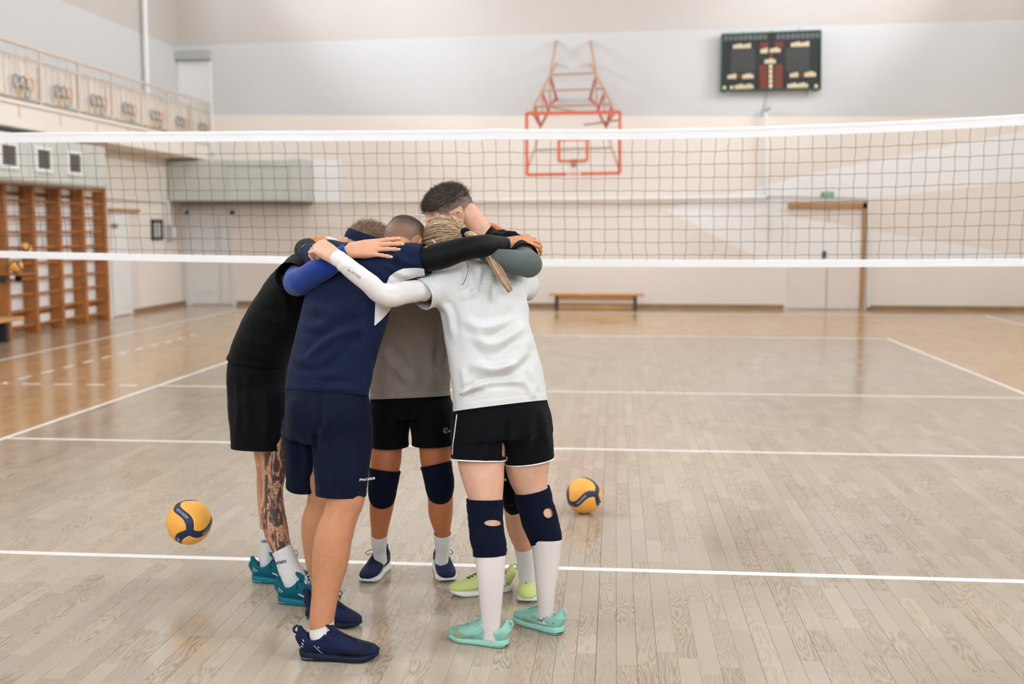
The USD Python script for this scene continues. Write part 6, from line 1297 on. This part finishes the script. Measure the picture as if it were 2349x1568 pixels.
T_r = [(1085, 960, 1150, 960, 4.95), (1090, 1080, 1145, 1080, 4.92), (1092, 1130, 1145, 1130, 4.90), (1093, 1190, 1148, 1190, 4.90), (1105, 1250, 1150, 1250, 4.88), (1118, 1300, 1148, 1300, 4.87)]
T_la = [(1160, 560, 4.73, .052), (1195, 590, 4.62, .048), (1216, 607, 4.52, .047), (1170, 600, 4.46, .043), (1130, 588, 4.46, .034), (1105, 576, 4.47, .027)]
T_ra = [(1085, 572, 4.90, .05), (1055, 590, 5.0, .045), (1020, 610, 5.05, .042), (970, 618, 5.02, .034), (940, 620, 4.98, .028)]
main = body_main(T_t, [T_l, T_r], [(T_la, .03), (T_ra, .03), ([(1118, 562, 4.79, .058), (1098, 528, 4.785, .056), (1072, 492, 4.78, .054)], .03)])
hR = frame_of((-.80, -.40, -.45), (-.40, -.2, .9)); hO = P(1032, 499, 4.78); hd = head_mesh(hR, hO, 1.04); lh = local(hd, hR, hO) / 1.04
th_, _ = hand_at(P(1105, 576, 4.47), P(1075, 568, 4.49), np.array([0, -.7, .7]), right=False); th2, _ = hand_at(P(940, 620, 4.98), P(905, 622, 4.96), np.array([0, .7, .5]), right=True)
hair_line = np.minimum(.052 - lh[:, 1] + .55 * np.clip(lh[:, 2] - .05, 0, 1) * 1.0 + .03 * (lh[:, 2] > .085), 1.)
stT = sstep(-.03, .05, lh[:, 2] - .25 * np.clip(lh[:, 1], 0, 1)) * (hair_line > 0); stT = np.clip(stT, 0, 1) * .85; earT = (np.abs(lh[:, 0]) > .0745) & (lh[:, 2] < .034) & (np.abs(lh[:, 1] + .012) < .03); stT[earT] = 0; topT = sstep(.040, .098, lh[:, 2] + .12 * np.clip(lh[:, 1] - .02, 0, 1)) * sstep(.082, .070, lh[:, 1] - .15 * (lh[:, 2] - .07)); stT = np.maximum(stT, np.clip(1.15 * topT, 0, 1))
bT = add_body(T, 'skin_tall', [main, hd, th_, th2], [np.zeros(len(main.vertices)), stT, np.zeros(len(th_.vertices)), np.zeros(len(th2.vertices))])
topT = sstep(.040, .098, lh[:, 2] + .12 * np.clip(lh[:, 1] - .02, 0, 1)) * sstep(.082, .070, lh[:, 1] - .15 * (lh[:, 2] - .07))
cap = cutfield(trimesh.Trimesh(hd.vertices + normals(hd) * (.0006 + .012 * topT)[:, None], hd.faces, process=False), topT - .45); cap = crumple(cap, .003, 60., 3); hT = part('hair', cap, 'hair_dark', T, True, 'short brown hair, longer on top')
hair('hair_strand', strands(hd, topT, 5600, .030, hR[1] * .8 + hR[2] * .45, 61, 6, .26, .55), .0010, 'hair_dark', hT)
curves('faded_hair', strands(hd, stT * (1 - topT), 4200, .005, -hR[2] * .8 - hR[1] * .4, 62, 3, .3, .5), .0005, 'hair_stub', T, 'faded side of the haircut', .5)
for x in (-1, 1): part('eyebrow', tube(catmull([q * 1.04 @ hR + hO for q in (np.array([x * .014, .096, .027]), np.array([x * .03, .091, .033]), np.array([x * .047, .076, .027]))], 5), [.003] * 11, 6), 'hair_dark', T, True)
part('necklace', tube(catmull([P(1106, 516, 4.735), P(1103, 528, 4.73), P(1099, 538, 4.735)], 5), .0012, 5), 'steel_grey', T, True, 'thin silver chain at the neck')
S = Solid(.005, .02); S.chain(*chainpx([(1198, 592, 4.60, .053), (1209, 602, 4.54, .0545), (1213, 606, 4.515, .0545), (1175, 600, 4.45, .049), (1142, 594, 4.45, .041), (1118, 585, 4.46, .034)]))
part('arm_sleeve', crumple(S.mesh(1), .002, 22., 53), 'grey_lycra', T, True, 'grey compression sleeve with chevron knit')
rows = [(1142, 1068, 1203, 1068, 4.735), (1144, 1100, 1203, 1100, 4.725), (1148, 1130, 1204, 1130, 4.722), (1155, 1155, 1206, 1155, 4.727), (1160, 1170, 1202, 1170, 4.735)]
m = cuff(rows, 8, 48, .003, wr=.002); kp = part('knee_pad', m, 'black_knit', T, True); sp = Surf(m)
part('print', decal(meshkit.text_mesh('errea', .015, .0005, True), sp, (1138, 1103), (1162, 1102)), 'print_white', kp, label='white lettering'); part('print', decal(shapes2d([dia(.006, .006, .006), dia(.015, .006, .006)], .0005), sp, (1144, 1091), (1157, 1090)), 'print_white', kp)
part('print', tube([sp(x, y)[0] for x, y in ((1160, 1158), (1168, 1159), (1176, 1158))], .0009, 5), 'print_white', kp, True)
part('knee_pad', cuff([(1088, 1068, 1148, 1068, 4.925), (1090, 1110, 1147, 1110, 4.90), (1092, 1160, 1148, 1160, 4.90)], 8, 40, .004), 'black_knit', T, True)
for rows in ([(1182, 1257, 1223, 1254, 4.82), (1186, 1275, 1225, 1274, 4.83), (1189, 1300, 1227, 1300, 4.85), (1192, 1325, 1229, 1325, 4.865), (1194, 1340, 1230, 1340, 4.87)], [(1106, 1255, 1151, 1255, 4.88), (1113, 1290, 1152, 1290, 4.87), (1115, 1320, 1156, 1320, 4.86), (1116, 1340, 1160, 1340, 4.86)]):
    part('sock', cuff(rows, 8, 60, .0035, rib=.0006, nrib=24, bands=((.12, .02, .001),)), 'white_sock', T, True)
TM = dict(upper='shoe_lime', sole='sole_white', lace='lace_black', loop='shoe_lime')
add_shoe(T, FL(1176, 1352), FL(1027, 1366), TM, L=.295, heel_piece=None, tongue='lace_black', label='lime yellow volleyball shoe', side_marks=[([(.02, .035), (.045, .045), (.07, .034)], 1, .003, 'print_grey')], bow=True)
add_shoe(T, FL(1219, 1338), FL(1205, 1414), TM, L=.295, tongue='lace_black', label='lime yellow volleyball shoe')

# ================================================================== volleyballs
TET = np.array([(1, 1, 1), (1, -1, -1), (-1, 1, -1), (-1, -1, 1)]) / math.sqrt(3)
def ball_field(p):
    """positive inside the swirling blue bands that join four points of the ball"""
    best = np.full(len(p), -1.)
    for i in range(4):
        for j in range(i + 1, 4):
            a, b = TET[i], TET[j]; n = unit(np.cross(a, b)); m = unit(a + b); e = np.cross(n, m)
            lat = np.arcsin(np.clip(p @ n, -1, 1)); lon = np.arctan2(p @ e, p @ m); hl = math.radians(109.47) / 2
            t = lon / hl; f = .185 - np.abs(lat - .17 * np.sin(np.pi * t)) ; f = np.where(np.abs(t) < 1.0, f, -1.); best = np.maximum(best, f)
    d = np.max(p @ TET.T, axis=1); return np.maximum(best, .20 - np.arccos(np.clip(d, -1, 1)))
plain('ball_yellow', lin(244, 176, 74), .42, .4, .25, 500., .03); plain('ball_navy', lin(30, 42, 78), .4, .4, .25, 500., .05); plain('ball_print', lin(170, 170, 168), .6, .2)
def make_ball(loc, label, R):
    o = thing('volleyball', label, 'volleyball', loc); base = trimesh.creation.icosphere(5, 1.); v = np.array(base.vertices); f = ball_field(v); sg = np.argmax(v @ TET.T, 1)
    def shell(vv): g = ball_field(vv); return vv * (.105 - .0016 * np.exp(-(g / .022) ** 2))[:, None]
    def piece(ff): m = cutfield(base, ff); return place(trimesh.Trimesh(shell(unit_rows(m.vertices)), m.faces, process=False), R, np.asarray(loc))
    for k in range(4):
        lon = v @ -TET[k]; near = np.min(np.stack([v @ -TET[k] - v @ -TET[q] for q in range(4) if q != k]), 0)
        part('yellow_panel', piece(np.minimum(-f, near)), 'ball_yellow', o, True)
    part('blue_band', piece(f), 'ball_navy', o, True)
    for i in range(4):
        for j in range(i + 1, 4):
            a, b = TET[i], TET[j]; n = unit(np.cross(a, b)); m_ = unit(a + b); e = np.cross(n, m_); tm = meshkit.text_mesh('MIKASA', .013, .0003, True); w = tm.bounds[1][0]
            x = (tm.vertices[:, 0] - w / 2) / .105; y = (tm.vertices[:, 1] - .0065) / .105; hl = math.radians(109.47) / 2; lat = .17 * np.sin(np.pi * x / hl) + y
            d = np.cos(lat)[:, None] * (np.cos(x)[:, None] * m_ + np.sin(x)[:, None] * e) + np.sin(lat)[:, None] * n
            part('print', place(trimesh.Trimesh(d * (.1052 + tm.vertices[:, [2]]), tm.faces, process=False), R, np.asarray(loc)), 'ball_print', o, label='grey lettering')
    return o
def unit_rows(v): return v / np.linalg.norm(v, axis=1, keepdims=True)
def ball_rot(loc, junction_px, arm_px, i=0, j=1):
    """turn the ball so that band corner i shows at one pixel and the band to corner j leaves towards another"""
    loc = np.asarray(loc)
    def hit(x, y):
        d = unit(ray(x, y)); w = EYE - loc; b = w @ d; c = w @ w - .105 ** 2; s = -b - math.sqrt(max(b * b - c, 0)); return unit(EYE + d * s - loc)
    z = hit(*junction_px); x = hit(*arm_px); x = unit(x - z * (x @ z)); z0 = TET[i]; x0 = unit(TET[j] - z0 * (TET[j] @ z0))
    A = np.array([x0, np.cross(z0, x0), z0]); Bm = np.array([x, np.cross(z, x), z]); return A.T @ Bm
l1 = P(434, 1197, 4.96); make_ball(l1, 'yellow and navy volleyball bouncing in the air left of the huddle', ball_rot(l1, (435, 1220), (414, 1150)))
l2 = FL(1340, 1176) * 1.0; l2 = P(1340, 1136, 6.37); l2[2] = .1045; make_ball(l2, 'yellow and navy volleyball resting on the floor right of the huddle', ball_rot(l2, (1368, 1133), (1318, 1150)))
sx_ = XL + .30
shf = thing('ball_shelf', 'small wooden shelf on the wall bars holding a volleyball', 'shelf', (XL + .42, 16.4, 1.0))
b3 = PX(36, 610, XL + .40); part('board', box((XL + .24, b3[1] - .24, b3[2] - .135), (XL + .56, b3[1] + .3, b3[2] - .1055), .006), 'varnished_pine', shf)
for dy in (-.2, .26): part('bracket', box((XL + .24, b3[1] + dy - .015, b3[2] - .25), (XL + .34, b3[1] + dy + .015, b3[2] - .135)), 'dark_metal', shf)
make_ball(b3, 'volleyball lying on the shelf at the wall bars, below the net tape', ball_rot(b3, (40, 600), (46, 622)))
b4 = PX(58, 572, XL + .40); part('board', box((XL + .24, b4[1] - .2, b4[2] - .128), (XL + .52, b4[1] + .25, b4[2] - .1055), .006), 'varnished_pine', shf)
make_ball(b4, 'volleyball on the upper board at the wall bars, above the net tape', ball_rot(b4, (58, 575), (70, 560)))
